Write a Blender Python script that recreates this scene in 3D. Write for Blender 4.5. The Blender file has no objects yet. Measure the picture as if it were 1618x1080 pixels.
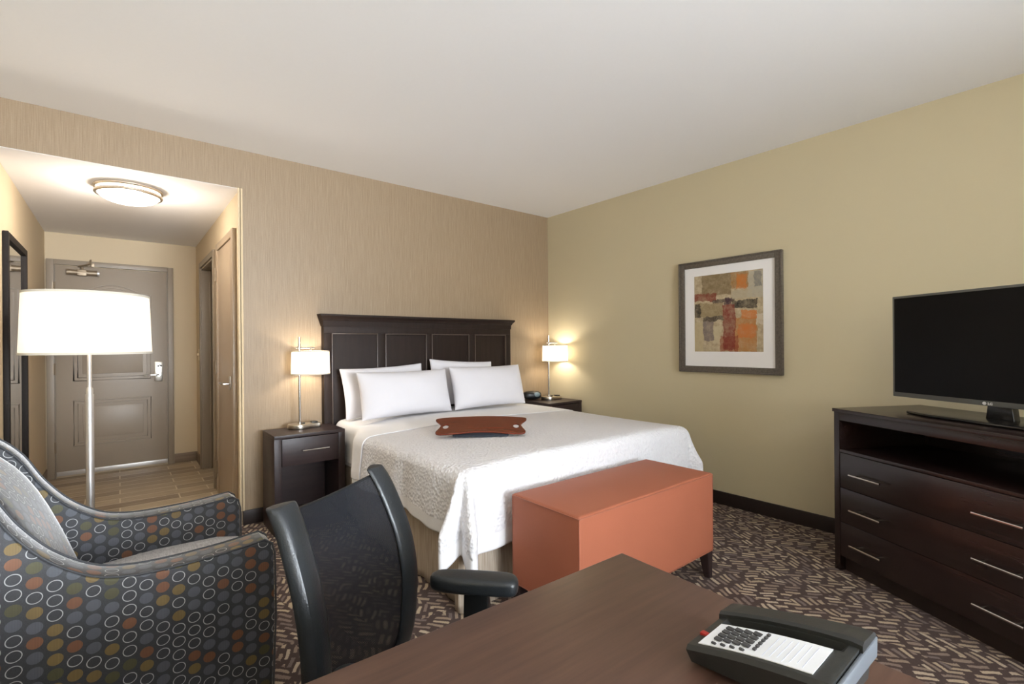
import bpy, bmesh, math, random
from mathutils import Vector, Matrix, Euler
random.seed(7)
PI = math.pi
SC = bpy.context.scene
COL = SC.collection

# ------------------------------------------------------------ camera
cam_d = bpy.data.cameras.new('camera')
cam_d.sensor_width = 36.0
cam_d.sensor_fit = 'HORIZONTAL'
cam_d.lens = 762.0 / 1618.0 * 36.0
cam_d.shift_y = 4.6 / 1618.0
cam_d.clip_start = 0.02
cam = bpy.data.objects.new('camera', cam_d)
COL.objects.link(cam)
cam.matrix_world = (Matrix.Translation((0, 0, 1.25)) @ Matrix.Rotation(math.radians(-39.186), 4, 'Z')
                    @ Matrix.Rotation(math.radians(90), 4, 'X') @ Matrix.Rotation(math.radians(-0.43), 4, 'Z'))
SC.camera = cam

# ------------------------------------------------------------ dimensions
YB, XR, ZC = 3.824, 3.631, 2.632       # back wall, right wall, ceiling
XL, XH, XHL, ZH, YD = -0.95, 0.668, -0.543, 2.362, 6.357
YF = -3.60

# ------------------------------------------------------------ world, daylight, exposure
SC.view_settings.view_transform = 'Standard'
SC.view_settings.look = 'None'
SC.view_settings.gamma = 1.0
SC.view_settings.use_curve_mapping = False
SC.view_settings.exposure = 0.40
w = bpy.data.worlds.new('world')
SC.world = w
w.use_nodes = True
w.node_tree.nodes['Background'].inputs[0].default_value = (0.75, 0.86, 1.0, 1)
w.node_tree.nodes['Background'].inputs[1].default_value = 1.0

def area_light(name, loc, rot, sx, sy, power, color):
    l = bpy.data.lights.new(name, 'AREA'); l.shape = 'RECTANGLE'; l.size = sx; l.size_y = sy
    l.energy = power; l.color = color
    o = bpy.data.objects.new(name, l); COL.objects.link(o); o.location = loc; o.rotation_euler = rot
    return o
# daylight through the window behind the camera, and an added ceiling fill
SKYC, FILLC = (0.84, 0.92, 1.0), (0.86, 0.93, 1.0)
for (wx, ww, p) in ((0.9, 2.1, 1.0),):
    area_light('window_daylight', (wx, YF-0.03, 1.525), (math.radians(85), 0, math.radians(6)), ww, 1.5, 12*p, SKYC).data.spread = math.radians(85)
    area_light('added_ceiling_fill', (wx, YF-0.02, 1.525), (math.radians(114), 0, math.radians(17)), ww, 1.5, 285*p, FILLC).data.spread = math.radians(110)  # added upward light, put in to brighten the ceiling

def point_light(name, loc, power, color, r=0.03, parent=None):
    l = bpy.data.lights.new(name, 'POINT'); l.energy = power; l.color = color; l.shadow_soft_size = r
    o = bpy.data.objects.new(name, l); COL.objects.link(o); o.location = loc
    if parent: o.parent = parent
    return o

# ------------------------------------------------------------ materials
def lin(c):
    return tuple(((v/255)/12.92 if v/255 <= 0.04045 else ((v/255+0.055)/1.055)**2.4) for v in c) + (1.0,)

class NT:
    def __init__(s, name):
        s.m = bpy.data.materials.new(name); s.m.use_nodes = True
        s.t = s.m.node_tree; s.b = s.t.nodes['Principled BSDF']; s.out = s.t.nodes['Material Output']
    def n(s, typ, **kw):
        nd = s.t.nodes.new(typ)
        for k, v in kw.items(): setattr(nd, k, v)
        return nd
    def l(s, a, b): s.t.links.new(a, b)
    def val(s, sock, v):
        if hasattr(v, 'node') or isinstance(v, bpy.types.NodeSocket): s.l(v, sock)
        else: sock.default_value = v
    def math(s, op, a, b=None, c=None):
        nd = s.n('ShaderNodeMath', operation=op)
        s.val(nd.inputs[0], a)
        if b is not None: s.val(nd.inputs[1], b)
        if c is not None: s.val(nd.inputs[2], c)
        return nd.outputs[0]
    def mix(s, f, a, b):
        nd = s.n('ShaderNodeMix', data_type='RGBA')
        s.val(nd.inputs[0], f); s.val(nd.inputs[6], a); s.val(nd.inputs[7], b)
        return nd.outputs[2]
    def coord(s, which='Object'):
        return s.n('ShaderNodeTexCoord').outputs[which]
    def mapping(s, v, scale=(1,1,1), rot=(0,0,0), loc=(0,0,0)):
        nd = s.n('ShaderNodeMapping'); s.l(v, nd.inputs[0])
        nd.inputs['Scale'].default_value = scale; nd.inputs['Rotation'].default_value = rot; nd.inputs['Location'].default_value = loc
        return nd.outputs[0]
    def noise(s, v, scale, detail=3, rough=0.5, out=0):
        nd = s.n('ShaderNodeTexNoise'); s.l(v, nd.inputs['Vector'])
        nd.inputs['Scale'].default_value = scale; nd.inputs['Detail'].default_value = detail; nd.inputs['Roughness'].default_value = rough
        return nd.outputs[out]
    def ramp(s, f, pts):
        nd = s.n('ShaderNodeValToRGB'); s.l(f, nd.inputs[0])
        e = nd.color_ramp.elements
        while len(e) < len(pts): e.new(0.5)
        for i, (p, c) in enumerate(pts): e[i].position = p; e[i].color = c
        return nd.outputs[0]
    def bump(s, h, strength=0.3, dist=0.01):
        nd = s.n('ShaderNodeBump'); nd.inputs['Strength'].default_value = strength; nd.inputs['Distance'].default_value = dist
        s.l(h, nd.inputs['Height']); s.l(nd.outputs[0], s.b.inputs['Normal'])
        return nd
    def base(s, c, rough=0.6, metal=0.0, spec=0.5):
        s.val(s.b.inputs['Base Color'], c); s.b.inputs['Roughness'].default_value = rough
        s.b.inputs['Metallic'].default_value = metal; s.b.inputs['Specular IOR Level'].default_value = spec
        return s

def plain(name, rgb, rough=0.6, metal=0.0, spec=0.5, noise=0.06, scale=40, bump=0.0):
    """a procedural material: base colour with faint grain"""
    k = NT(name)
    c = lin(rgb)
    if noise:
        f = k.noise(k.coord(), scale, 3)
        d = tuple(v*(1-noise) for v in c[:3]) + (1,); e = tuple(min(1, v*(1+noise)) for v in c[:3]) + (1,)
        k.base(k.mix(f, d, e), rough, metal, spec)
        if bump: k.bump(f, bump, 0.004)
    else: k.base(c, rough, metal, spec)
    return k.m

M = {}
M['ceiling'] = plain('ceiling_paint', (240, 238, 237), 0.9, noise=0.01, scale=60, bump=0.05)
def orange_peel(name, rgb):
    k = NT(name); v = k.coord()
    k.base(lin(rgb), 0.75, 0, 0.3)
    k.bump(k.noise(v, 110, 2), 0.12, 0.003)
    return k.m
M['paint'] = orange_peel('painted_wall', (196, 183, 152))
M['hall_paint'] = orange_peel('hall_paint', (206, 188, 158))
def wallpaper():
    k = NT('striated_wallpaper'); v = k.coord()
    a = k.noise(k.mapping(v, (1, 1, 0.02)), 330, 2, 0.6)
    b = k.noise(k.mapping(v, (0.6, 1, 0.01)), 260, 2, 0.6)
    c = k.noise(k.mapping(v, (0.15, 1, 1.0)), 420, 2, 0.6)
    f = k.math('ADD', k.math('MULTIPLY', a, 0.55), k.math('ADD', k.math('MULTIPLY', b, 0.25), k.math('MULTIPLY', c, 0.2)))
    col = k.ramp(f, [(0.38, lin((132, 111, 85))), (0.5, lin((142, 121, 95))), (0.62, lin((152, 131, 105)))])
    k.base(col, 0.5, 0.0, 0.5)
    k.bump(f, 0.15, 0.002)
    return k.m
M['wallpaper'] = wallpaper()

def carpet():
    k = NT('patterned_carpet'); v = k.coord()
    wob = k.noise(v, 7, 2, 0.5, 1)
    add = k.n('ShaderNodeVectorMath', operation='MULTIPLY_ADD'); k.l(wob, add.inputs[0]); add.inputs[1].default_value = (0.05, 0.05, 0); k.l(v, add.inputs[2])
    sx = k.n('ShaderNodeSeparateXYZ'); k.l(add.outputs[0], sx.inputs[0])
    X, Y = sx.outputs[0], sx.outputs[1]
    # jagged edge noise at tuft scale
    jag = k.math('MULTIPLY', k.math('SUBTRACT', k.noise(v, 260, 1, 0.5), 0.5), 0.011)
    def fam(ang, off):
        c, s_ = math.cos(ang), math.sin(ang)
        u = k.math('ADD', k.math('MULTIPLY', X, c), k.math('MULTIPLY', Y, s_))
        w_ = k.math('ADD', k.math('ADD', k.math('MULTIPLY', X, -s_), k.math('MULTIPLY', Y, c)), jag)
        row = k.math('FLOOR', k.math('DIVIDE', w_, 0.029))
        fr = k.math('FRACT', k.math('DIVIDE', w_, 0.029))
        stripe = k.math('LESS_THAN', k.math('ABSOLUTE', k.math('SUBTRACT', fr, 0.5)), 0.27)
        wn = k.n('ShaderNodeTexWhiteNoise', noise_dimensions='1D'); k.l(k.math('ADD', row, off), wn.inputs['W'])
        uu = k.math('DIVIDE', k.math('ADD', k.math('ADD', u, k.math('MULTIPLY', wn.outputs[0], 0.4)), jag), 0.10)
        seg = k.math('FRACT', uu)
        dash = k.math('LESS_THAN', seg, 0.68)
        cid = k.n('ShaderNodeCombineXYZ'); k.l(row, cid.inputs[0]); k.l(k.math('FLOOR', uu), cid.inputs[1]); cid.inputs[2].default_value = off
        wc = k.n('ShaderNodeTexWhiteNoise', noise_dimensions='3D'); k.l(cid.outputs[0], wc.inputs['Vector'])
        return k.math('MULTIPLY', stripe, dash), wc.outputs[0]
    a, ca = fam(math.radians(-51), 3.3)
    b, cb = fam(math.radians(60), 9.1)
    # zigzag patches of the two directions
    px = k.math('FLOOR', k.math('DIVIDE', k.math('ADD', X, k.math('MULTIPLY', Y, 0.12)), 0.095))
    py = k.math('FLOOR', k.math('DIVIDE', Y, 0.20))
    cid = k.n('ShaderNodeCombineXYZ'); k.l(px, cid.inputs[0]); k.l(py, cid.inputs[1])
    wn = k.n('ShaderNodeTexWhiteNoise', noise_dimensions='2D'); k.l(cid.outputs[0], wn.inputs['Vector'])
    par = k.math('MODULO', k.math('ABSOLUTE', px), 2.0)
    flip = k.math('LESS_THAN', wn.outputs[0], 0.22)
    sel = k.math('ABSOLUTE', k.math('SUBTRACT', par, flip))
    mask = k.math('ADD', k.math('MULTIPLY', a, sel), k.math('MULTIPLY', b, k.math('SUBTRACT', 1.0, sel)))
    cv = k.math('ADD', k.math('MULTIPLY', ca, sel), k.math('MULTIPLY', cb, k.math('SUBTRACT', 1.0, sel)))
    dcol = k.ramp(cv, [(0.0, lin((128, 114, 110))), (0.4, lin((160, 141, 124))), (0.75, lin((196, 176, 148))), (1.0, lin((205, 188, 165)))])
    tuft = k.noise(v, 420, 2, 0.7)
    bcol = k.mix(k.noise(v, 3, 2), lin((86, 70, 64)), lin((95, 83, 81)))
    col = k.mix(mask, bcol, dcol)
    m2 = k.n('ShaderNodeMix', data_type='RGBA', blend_type='MULTIPLY'); m2.inputs[0].default_value = 0.75
    k.l(col, m2.inputs[6]); k.l(k.ramp(tuft, [(0.3, (0.5, 0.5, 0.5, 1)), (0.65, (1.15, 1.15, 1.15, 1))]), m2.inputs[7])
    k.base(m2.outputs[2], 0.95, 0, 0.1)
    k.bump(tuft, 0.6, 0.006)
    return k.m
M['carpet'] = carpet()

def plank_tile():
    k = NT('wood_plank_tile'); v = k.coord()
    br = k.n('ShaderNodeTexBrick'); k.l(v, br.inputs['Vector'])
    br.offset = 0.36; br.offset_frequency = 2
    br.inputs['Scale'].default_value = 1.0; br.inputs['Mortar Size'].default_value = 0.0055
    br.inputs['Brick Width'].default_value = 0.61; br.inputs['Row Height'].default_value = 0.152
    br.inputs['Color1'].default_value = (0.25, 0.25, 0.25, 1); br.inputs['Color2'].default_value = (0.75, 0.75, 0.75, 1)
    br.inputs['Mortar'].default_value = (0.5, 0.5, 0.5, 1)
    g = k.noise(k.mapping(v, (1.2, 22, 1)), 4, 4, 0.6)
    f = k.math('ADD', k.math('MULTIPLY', g, 0.7), k.math('MULTIPLY', br.outputs['Color'], 0.5))
    wood = k.ramp(f, [(0.35, lin((112, 95, 76))), (0.55, lin((152, 134, 110))), (0.75, lin((186, 168, 140)))])
    col = k.mix(br.outputs['Fac'], wood, lin((205, 192, 168)))
    k.base(col, 0.42, 0, 0.5)
    return k.m
M['tile'] = plank_tile()

def wood(name, dark, light, rough, axis='X', sc=5, amount=1.0, spec=0.5):
    k = NT(name); v = k.coord()
    s = {'X': (0.6, 9, 9), 'Y': (9, 0.6, 9), 'Z': (9, 9, 0.6)}[axis]
    g = k.noise(k.mapping(v, s), sc, 5, 0.65)
    k.base(k.ramp(g, [(0.3, lin(dark)), (0.7, lin(light))]), rough, 0, spec)
    k.bump(g, 0.04, 0.002)
    return k.m
M['espresso_x'] = wood('espresso_wood', (38, 27, 27), (50, 36, 35), 0.4, 'X', spec=0.35)
M['espresso_y'] = wood('espresso_wood_side', (38, 27, 27), (50, 36, 35), 0.4, 'Y', spec=0.35)
M['dresser_wood'] = wood('dresser_wood', (32, 22, 21), (44, 31, 29), 0.27, 'X')
M['headboard_wood'] = wood('headboard_wood', (34, 25, 21), (43, 32, 27), 0.5, 'Z', spec=0.15)
M['bead'] = wood('headboard_bead_highlight', (66, 53, 44), (84, 68, 57), 0.32, 'Z')  # headboard wood made lighter: the catch-light on the beads is in the colour
M['mirror_frame'] = plain('mirror_frame_paint', (34, 29, 26), 0.6, spec=0.2)
M['dark_base'] = wood('dark_baseboard', (32, 22, 20), (42, 30, 26), 0.45, 'X')
M['desk_wood'] = wood('desk_walnut', (68, 47, 39), (90, 65, 54), 0.36, 'X', 6)
M['tray_wood'] = wood('lap_desk_wood', (86, 34, 18), (106, 45, 25), 0.2, 'X', 4)
M['frame_wood'] = wood('picture_frame_wood', (72, 64, 56), (104, 95, 84), 0.45, 'X', 8)
M['taupe'] = plain('taupe_door_paint', (148, 134, 117), 0.42, noise=0.02)
M['taupe_frame'] = plain('taupe_frame_paint', (142, 128, 110), 0.42, noise=0.02)
M['closet_door'] = plain('closet_door_paint', (170, 150, 126), 0.35, noise=0.02)
M['nickel'] = plain('brushed_nickel', (200, 192, 180), 0.28, 1.0, noise=0.05, scale=200)
M['satin'] = plain('satin_steel', (226, 222, 220), 0.42, 0.9, noise=0.02, scale=200)
M['chrome'] = plain('polished_steel', (215, 212, 208), 0.16, 1.0, noise=0.02, scale=200)
M['dull_metal'] = plain('dull_closer_metal', (150, 135, 115), 0.45, 0.6, noise=0.04)
M['alu'] = plain('aluminium_sweep', (205, 200, 195), 0.35, 0.6, noise=0.03)
M['tile_base'] = wood('tile_baseboard', (118, 100, 82), (140, 122, 102), 0.5, 'X')
M['black'] = plain('black_plastic', (22, 23, 24), 0.38, noise=0.05)
M['black_gloss'] = plain('gloss_black', (12, 12, 13), 0.22, noise=0)
M['screen'] = plain('tv_screen', (8, 8, 9), 0.35, noise=0, spec=0.15)
M['bezel'] = plain('tv_bezel', (92, 92, 88), 0.4, noise=0.03)
M['white_ink'] = plain('white_lettering', (225, 225, 225), 0.5, noise=0)
M['paper'] = plain('faceplate_paper', (226, 228, 232), 0.5, noise=0.02)
M['ink_blue'] = plain('pale_blue_print', (205, 210, 222), 0.5, noise=0)
M['red'] = plain('red_lamp', (160, 40, 34), 0.35, noise=0)
M['key_grey'] = plain('dark_key', (62, 62, 64), 0.5, noise=0)
M['phone'] = plain('phone_plastic', (40, 41, 40), 0.42, noise=0.04, scale=300, bump=0.05)
M['phone_side'] = plain('phone_side_grey', (92, 97, 103), 0.45, noise=0.03)
M['mat_board'] = plain('mat_board', (232, 228, 225), 0.8, noise=0.01)
M['switch'] = plain('switch_plate', (222, 205, 175), 0.4, noise=0)
M['foam'] = plain('navy_cushion', (34, 38, 48), 0.75, noise=0.15, scale=60, bump=0.3)
M['piping'] = plain('dark_piping', (62, 63, 66), 0.7, noise=0.1)
M['clock_face'] = plain('clock_face', (120, 135, 138), 0.2, noise=0.05)

def glass(name):
    k = NT(name); k.base((1, 1, 1, 1), 0.02); k.b.inputs['Transmission Weight'].default_value = 1.0; k.b.inputs['IOR'].default_value = 1.45
    return k.m
M['pane'] = glass('window_glass')
def mirror():
    k = NT('mirror_glass'); k.base((0.82, 0.82, 0.80, 1), 0.02, 1.0); return k.m
M['mirror'] = mirror()

def linen(name, rgb, sc=300, bump=0.25):
    k = NT(name); v = k.coord()
    n1 = k.noise(v, 9, 3); n2 = k.noise(v, sc, 2, 0.7)
    c = lin(rgb)
    k.base(k.mix(n1, tuple(x*0.97 for x in c[:3])+(1,), c), 0.85, 0, 0.2)
    k.b.inputs['Sheen Weight'].default_value = 0.15
    k.bump(k.math('ADD', k.math('MULTIPLY', n1, 2.5), k.math('MULTIPLY', n2, 0.4)), bump, 0.004)
    return k.m
M['pillow'] = linen('pillowcase_cotton', (220, 217, 221), 300, 0.25)
M['sheet'] = linen('sheet_cotton', (236, 234, 235), 300, 0.25)
def matelasse():
    k = NT('matelasse_coverlet'); v = k.coord()
    v1 = k.n('ShaderNodeTexVoronoi', feature='SMOOTH_F1'); k.l(v, v1.inputs['Vector']); v1.inputs['Scale'].default_value = 62; v1.inputs['Smoothness'].default_value = 0.4
    n1 = k.noise(v, 26, 4, 0.6); n2 = k.noise(k.mapping(v, (1, 1, 0.35)), 75, 3, 0.6)
    h = k.math('ADD', k.math('MULTIPLY', v1.outputs[0], 1.2), k.math('ADD', k.math('MULTIPLY', n1, 0.8), n2))
    k.base(k.mix(n2, lin((220, 218, 220)), lin((232, 230, 232))), 0.88, 0, 0.2)
    k.bump(h, 0.85, 0.006)
    return k.m
M['coverlet'] = matelasse()
def skirt_mat():
    k = NT('bed_skirt_linen'); v = k.coord()
    f = k.noise(k.mapping(v, (1, 1, 0.03)), 220, 2, 0.6)
    k.base(k.ramp(f, [(0.3, lin((150, 134, 116))), (0.7, lin((188, 174, 158)))]), 0.6, 0, 0.3)
    return k.m
M['skirt'] = skirt_mat()
def leather(name, rgb, rough, sc=260, b=0.15, spec=0.5):
    k = NT(name); v = k.coord(); c = lin(rgb)
    k.base(k.mix(k.noise(v, 5, 3), tuple(x*0.94 for x in c[:3])+(1,), tuple(min(1, x*1.05) for x in c[:3])+(1,)), rough, 0, spec)
    vo = k.n('ShaderNodeTexVoronoi'); k.l(v, vo.inputs['Vector']); vo.inputs['Scale'].default_value = sc
    k.bump(vo.outputs[0], b, 0.002)
    return k.m
M['bench'] = leather('rust_leather', (160, 95, 71), 0.5, spec=0.2)
M['bench_seam'] = leather('rust_leather_seam', (150, 88, 66), 0.5)
M['chair_leather'] = leather('black_leather', (36, 39, 42), 0.36)
def mesh_fabric():
    k = NT('chair_mesh_fabric'); v = k.coord()
    s = k.n('ShaderNodeSeparateXYZ'); k.l(v, s.inputs[0])
    P = 0.0042
    a = k.math('FRACT', k.math('DIVIDE', k.math('ADD', s.outputs[0], s.outputs[2]), P))
    b = k.math('FRACT', k.math('DIVIDE', k.math('SUBTRACT', s.outputs[0], k.math('MULTIPLY', s.outputs[2], 0.7)), P))
    hole = k.math('MULTIPLY', k.math('GREATER_THAN', a, 0.74), k.math('GREATER_THAN', b, 0.68))
    k.base(k.mix(a, lin((10, 12, 17)), lin((26, 30, 39))), 0.55, 0, 0.4)
    tr = k.n('ShaderNodeBsdfTransparent'); mx = k.n('ShaderNodeMixShader')
    k.l(hole, mx.inputs[0]); k.l(k.b.outputs[0], mx.inputs[1]); k.l(tr.outputs[0], mx.inputs[2]); k.l(mx.outputs[0], k.out.inputs[0])
    return k.m
M['chair_mesh'] = mesh_fabric()

def dots():
    """charcoal upholstery with staggered ovals: open rings and filled ones"""
    k = NT('oval_pattern_upholstery')
    uv = k.n('ShaderNodeUVMap').outputs[0]
    s = k.n('ShaderNodeSeparateXYZ'); k.l(uv, s.inputs[0])
    U = k.math('DIVIDE', s.outputs[0], 0.0368)
    ci = k.math('FLOOR', U); fu = k.math('SUBTRACT', k.math('FRACT', U), 0.5)
    st = k.math('MULTIPLY', k.math('MODULO', k.math('ABSOLUTE', ci), 2.0), 0.5)
    V = k.math('ADD', k.math('DIVIDE', s.outputs[1], 0.0372), st)
    ri = k.math('FLOOR', V); fv = k.math('SUBTRACT', k.math('FRACT', V), 0.5)
    cid = k.n('ShaderNodeCombineXYZ'); k.l(ci, cid.inputs[0]); k.l(ri, cid.inputs[1])
    wn = k.n('ShaderNodeTexWhiteNoise', noise_dimensions='2D'); k.l(cid.outputs[0], wn.inputs['Vector'])
    # tilted ellipse distance
    a = k.math('ADD', k.math('MULTIPLY', fu, 0.92), k.math('MULTIPLY', fv, 0.20))
    b = k.math('SUBTRACT', k.math('MULTIPLY', fv, 0.95), k.math('MULTIPLY', fu, 0.20))
    d = k.math('SQRT', k.math('ADD', k.math('POWER', k.math('ABSOLUTE', k.math('DIVIDE', a, 0.415)), 2.0), k.math('POWER', k.math('ABSOLUTE', k.math('DIVIDE', b, 0.40)), 2.0)))
    fill = k.math('LESS_THAN', d, 0.95)
    ring = k.math('MULTIPLY', fill, k.math('GREATER_THAN', d, 0.82))
    r = wn.outputs[0]
    isring = k.math('LESS_THAN', r, 0.42)
    mask = k.math('ADD', k.math('MULTIPLY', ring, isring), k.math('MULTIPLY', fill, k.math('SUBTRACT', 1.0, isring)))
    # thin weave lines inside filled ovals
    ln = k.math('FRACT', k.math('MULTIPLY', s.outputs[0], 380.0))
    lines = k.math('GREATER_THAN', ln, 0.55)
    rp = k.n('ShaderNodeValToRGB'); rp.color_ramp.interpolation = 'CONSTANT'; k.l(r, rp.inputs[0])
    e = rp.color_ramp.elements
    cols = [(0.0, (162, 163, 162)), (0.42, (84, 87, 93)), (0.68, (116, 97, 58)), (0.82, (116, 78, 54)), (0.93, (80, 78, 52))]
    while len(e) < len(cols): e.new(0.5)
    for i, (p, c) in enumerate(cols): e[i].position = p; e[i].color = lin(c)
    dark = k.n('ShaderNodeMix', data_type='RGBA', blend_type='MULTIPLY'); k.l(k.math('MULTIPLY', lines, k.math('MULTIPLY', k.math('SUBTRACT', 1.0, isring), 0.45)), dark.inputs[0])
    k.l(rp.outputs[0], dark.inputs[6]); dark.inputs[7].default_value = (0.45, 0.45, 0.5, 1)
    nz = k.noise(k.coord(), 500, 2)
    bg = k.mix(nz, lin((45, 45, 48)), lin((63, 64, 68)))
    k.base(k.mix(mask, bg, dark.outputs[2]), 0.62, 0, 0.4)
    k.b.inputs['Sheen Weight'].default_value = 0.7
    k.b.inputs['Sheen Roughness'].default_value = 0.3
    k.bump(nz, 0.12, 0.002)
    return k.m
M['dots'] = dots()
def seat_weave():
    k = NT('pale_seat_weave'); v = k.coord()
    a = k.noise(k.mapping(v, (260, 40, 40)), 1, 2, 0.6); b = k.noise(k.mapping(v, (40, 260, 40)), 1, 2, 0.6)
    f = k.math('MULTIPLY', k.math('ADD', a, b), 0.5)
    k.base(k.ramp(f, [(0.35, lin((160, 156, 156))), (0.65, lin((206, 203, 202)))]), 0.7, 0, 0.3)
    return k.m
M['seat_weave'] = seat_weave()

def shade_mat(name, rgb, emit):
    k = NT(name); v = k.coord()
    f = k.noise(k.mapping(v, (1, 1, 1)), 160, 3, 0.7)
    col = k.mix(f, tuple(x*0.93 for x in lin(rgb)[:3])+(1,), lin(rgb))
    df = k.n('ShaderNodeBsdfDiffuse'); tl = k.n('ShaderNodeBsdfTranslucent'); em = k.n('ShaderNodeEmission')
    k.l(col, df.inputs[0]); k.l(col, tl.inputs[0]); em.inputs[0].default_value = (1.0, 0.93, 0.82, 1); em.inputs[1].default_value = emit
    mx = k.n('ShaderNodeMixShader'); mx.inputs[0].default_value = 0.55; k.l(df.outputs[0], mx.inputs[1]); k.l(tl.outputs[0], mx.inputs[2])
    ad = k.n('ShaderNodeAddShader'); k.l(mx.outputs[0], ad.inputs[0]); k.l(em.outputs[0], ad.inputs[1]); k.l(ad.outputs[0], k.out.inputs[0])
    return k.m
M['shade'] = shade_mat('drum_shade_fabric', (245, 240, 230), 0.38)
M['floor_shade'] = shade_mat('floor_lamp_shade_fabric', (240, 236, 228), 0.22)
M['shade_trim'] = plain('shade_trim_tape', (205, 198, 184), 0.8, noise=0.03)
def dome_mat():
    k = NT('frosted_dome'); k.base((1, 1, 1, 1), 0.4)
    k.b.inputs['Emission Color'].default_value = (1.0, 0.88, 0.74, 1); k.b.inputs['Emission Strength'].default_value = 6.0
    return k.m
M['dome'] = dome_mat()

def art():
    k = NT('abstract_print'); v = k.coord('UV')
    wob = k.noise(v, 9, 4, 0.65, 1)
    ad = k.n('ShaderNodeVectorMath', operation='MULTIPLY_ADD'); k.l(wob, ad.inputs[0]); ad.inputs[1].default_value = (0.11, 0.11, 0); k.l(v, ad.inputs[2])
    of = k.n('ShaderNodeVectorMath', operation='SUBTRACT'); k.l(ad.outputs[0], of.inputs[0]); of.inputs[1].default_value = (0.055, 0.055, 0)
    s = k.n('ShaderNodeSeparateXYZ'); k.l(of.outputs[0], s.inputs[0]); U, V = s.outputs[0], s.outputs[1]
    n1 = k.noise(v, 14, 5, 0.7); n2 = k.noise(v, 11, 6, 0.8)
    col = k.ramp(n1, [(0.3, lin((150, 132, 104))), (0.5, lin((176, 158, 128))), (0.7, lin((196, 180, 150)))])
    rects = [  # u0,u1,v0,v1,colour
        (0.12, 0.56, 0.72, 1.0, (118, 98, 66)), (0.56, 0.80, 0.80, 1.0, (150, 110, 62)), (0.64, 0.78, 0.78, 0.97, (188, 112, 48)),
        (0.80, 1.0, 0.66, 1.0, (168, 160, 142)), (0.88, 0.98, 0.80, 0.98, (120, 116, 108)), (0.0, 0.34, 0.66, 0.76, (122, 52, 36)),
        (0.06, 0.45, 0.46, 0.63, (136, 118, 84)), (0.0, 0.10, 0.44, 0.62, (42, 36, 32)), (0.28, 0.62, 0.63, 0.67, (58, 44, 42)),
        (0.58, 0.92, 0.55, 0.64, (38, 34, 30)), (0.56, 0.86, 0.66, 0.76, (172, 160, 136)), (0.14, 0.44, 0.40, 0.46, (60, 50, 42)),
        (0.60, 0.92, 0.00, 0.42, (172, 118, 62)), (0.70, 0.92, 0.40, 0.52, (190, 112, 50)), (0.66, 0.90, 0.18, 0.34, (192, 112, 56)),
        (0.14, 0.29, 0.14, 0.40, (112, 98, 96)), (0.0, 0.14, 0.0, 0.38, (182, 164, 128)), (0.29, 0.41, 0.10, 0.34, (186, 172, 140)),
        (0.40, 0.66, 0.00, 0.20, (142, 72, 44)), (0.44, 0.62, 0.02, 0.60, (122, 46, 34)), (0.47, 0.57, 0.60, 0.68, (70, 46, 56)),
        (0.92, 1.0, 0.34, 0.46, (200, 186, 164))]
    for (a, b, c, d, rgb) in rects:
        m = k.math('MULTIPLY', k.math('MULTIPLY', k.math('GREATER_THAN', U, a), k.math('LESS_THAN', U, b)),
                   k.math('MULTIPLY', k.math('GREATER_THAN', V, c), k.math('LESS_THAN', V, d)))
        m = k.math('MULTIPLY', m, k.math('ADD', -0.12, k.math('MULTIPLY', n2, 1.75)))
        col = k.mix(m, col, lin(rgb))
    k.base(col, 0.6, 0, 0.3)
    return k.m
M['art'] = art()

# ------------------------------------------------------------ mesh helpers
def bm_new(): return bmesh.new()
def add_box(bm, x0, x1, y0, y1, z0, z1, bev=0.0, seg=2, mat=None):
    t = bmesh.new()
    bmesh.ops.create_cube(t, size=1)
    for v in t.verts: v.co = Vector(((x0+x1)/2+v.co.x*(x1-x0), (y0+y1)/2+v.co.y*(y1-y0), (z0+z1)/2+v.co.z*(z1-z0)))
    if bev > 0: bmesh.ops.bevel(t, geom=t.edges[:], offset=bev, segments=seg, profile=0.6, affect='EDGES')
    if mat: t.transform(mat)
    merge(bm, t)
def merge(bm, t):
    me = bpy.data.meshes.new('tmp'); t.to_mesh(me); t.free(); bm.from_mesh(me); bpy.data.meshes.remove(me)
def add_lathe(bm, prof, cx=0, cy=0, n=32, mat=None, sx=1, sy=1):
    t = bmesh.new(); rings = []
    for r, z in prof:
        if r < 1e-6: rings.append([t.verts.new((cx, cy, z))])
        else: rings.append([t.verts.new((cx+sx*r*math.cos(2*PI*i/n), cy+sy*r*math.sin(2*PI*i/n), z)) for i in range(n)])
    for a, b in zip(rings, rings[1:]):
        if len(a) == 1 and len(b) == 1: continue
        for i in range(n):
            j = (i+1) % n
            if len(a) == 1: t.faces.new((a[0], b[i], b[j]))
            elif len(b) == 1: t.faces.new((a[i], b[0], a[j]))
            else: t.faces.new((a[i], b[i], b[j], a[j]))
    bmesh.ops.recalc_face_normals(t, faces=t.faces[:])
    if mat: t.transform(mat)
    merge(bm, t)
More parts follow.
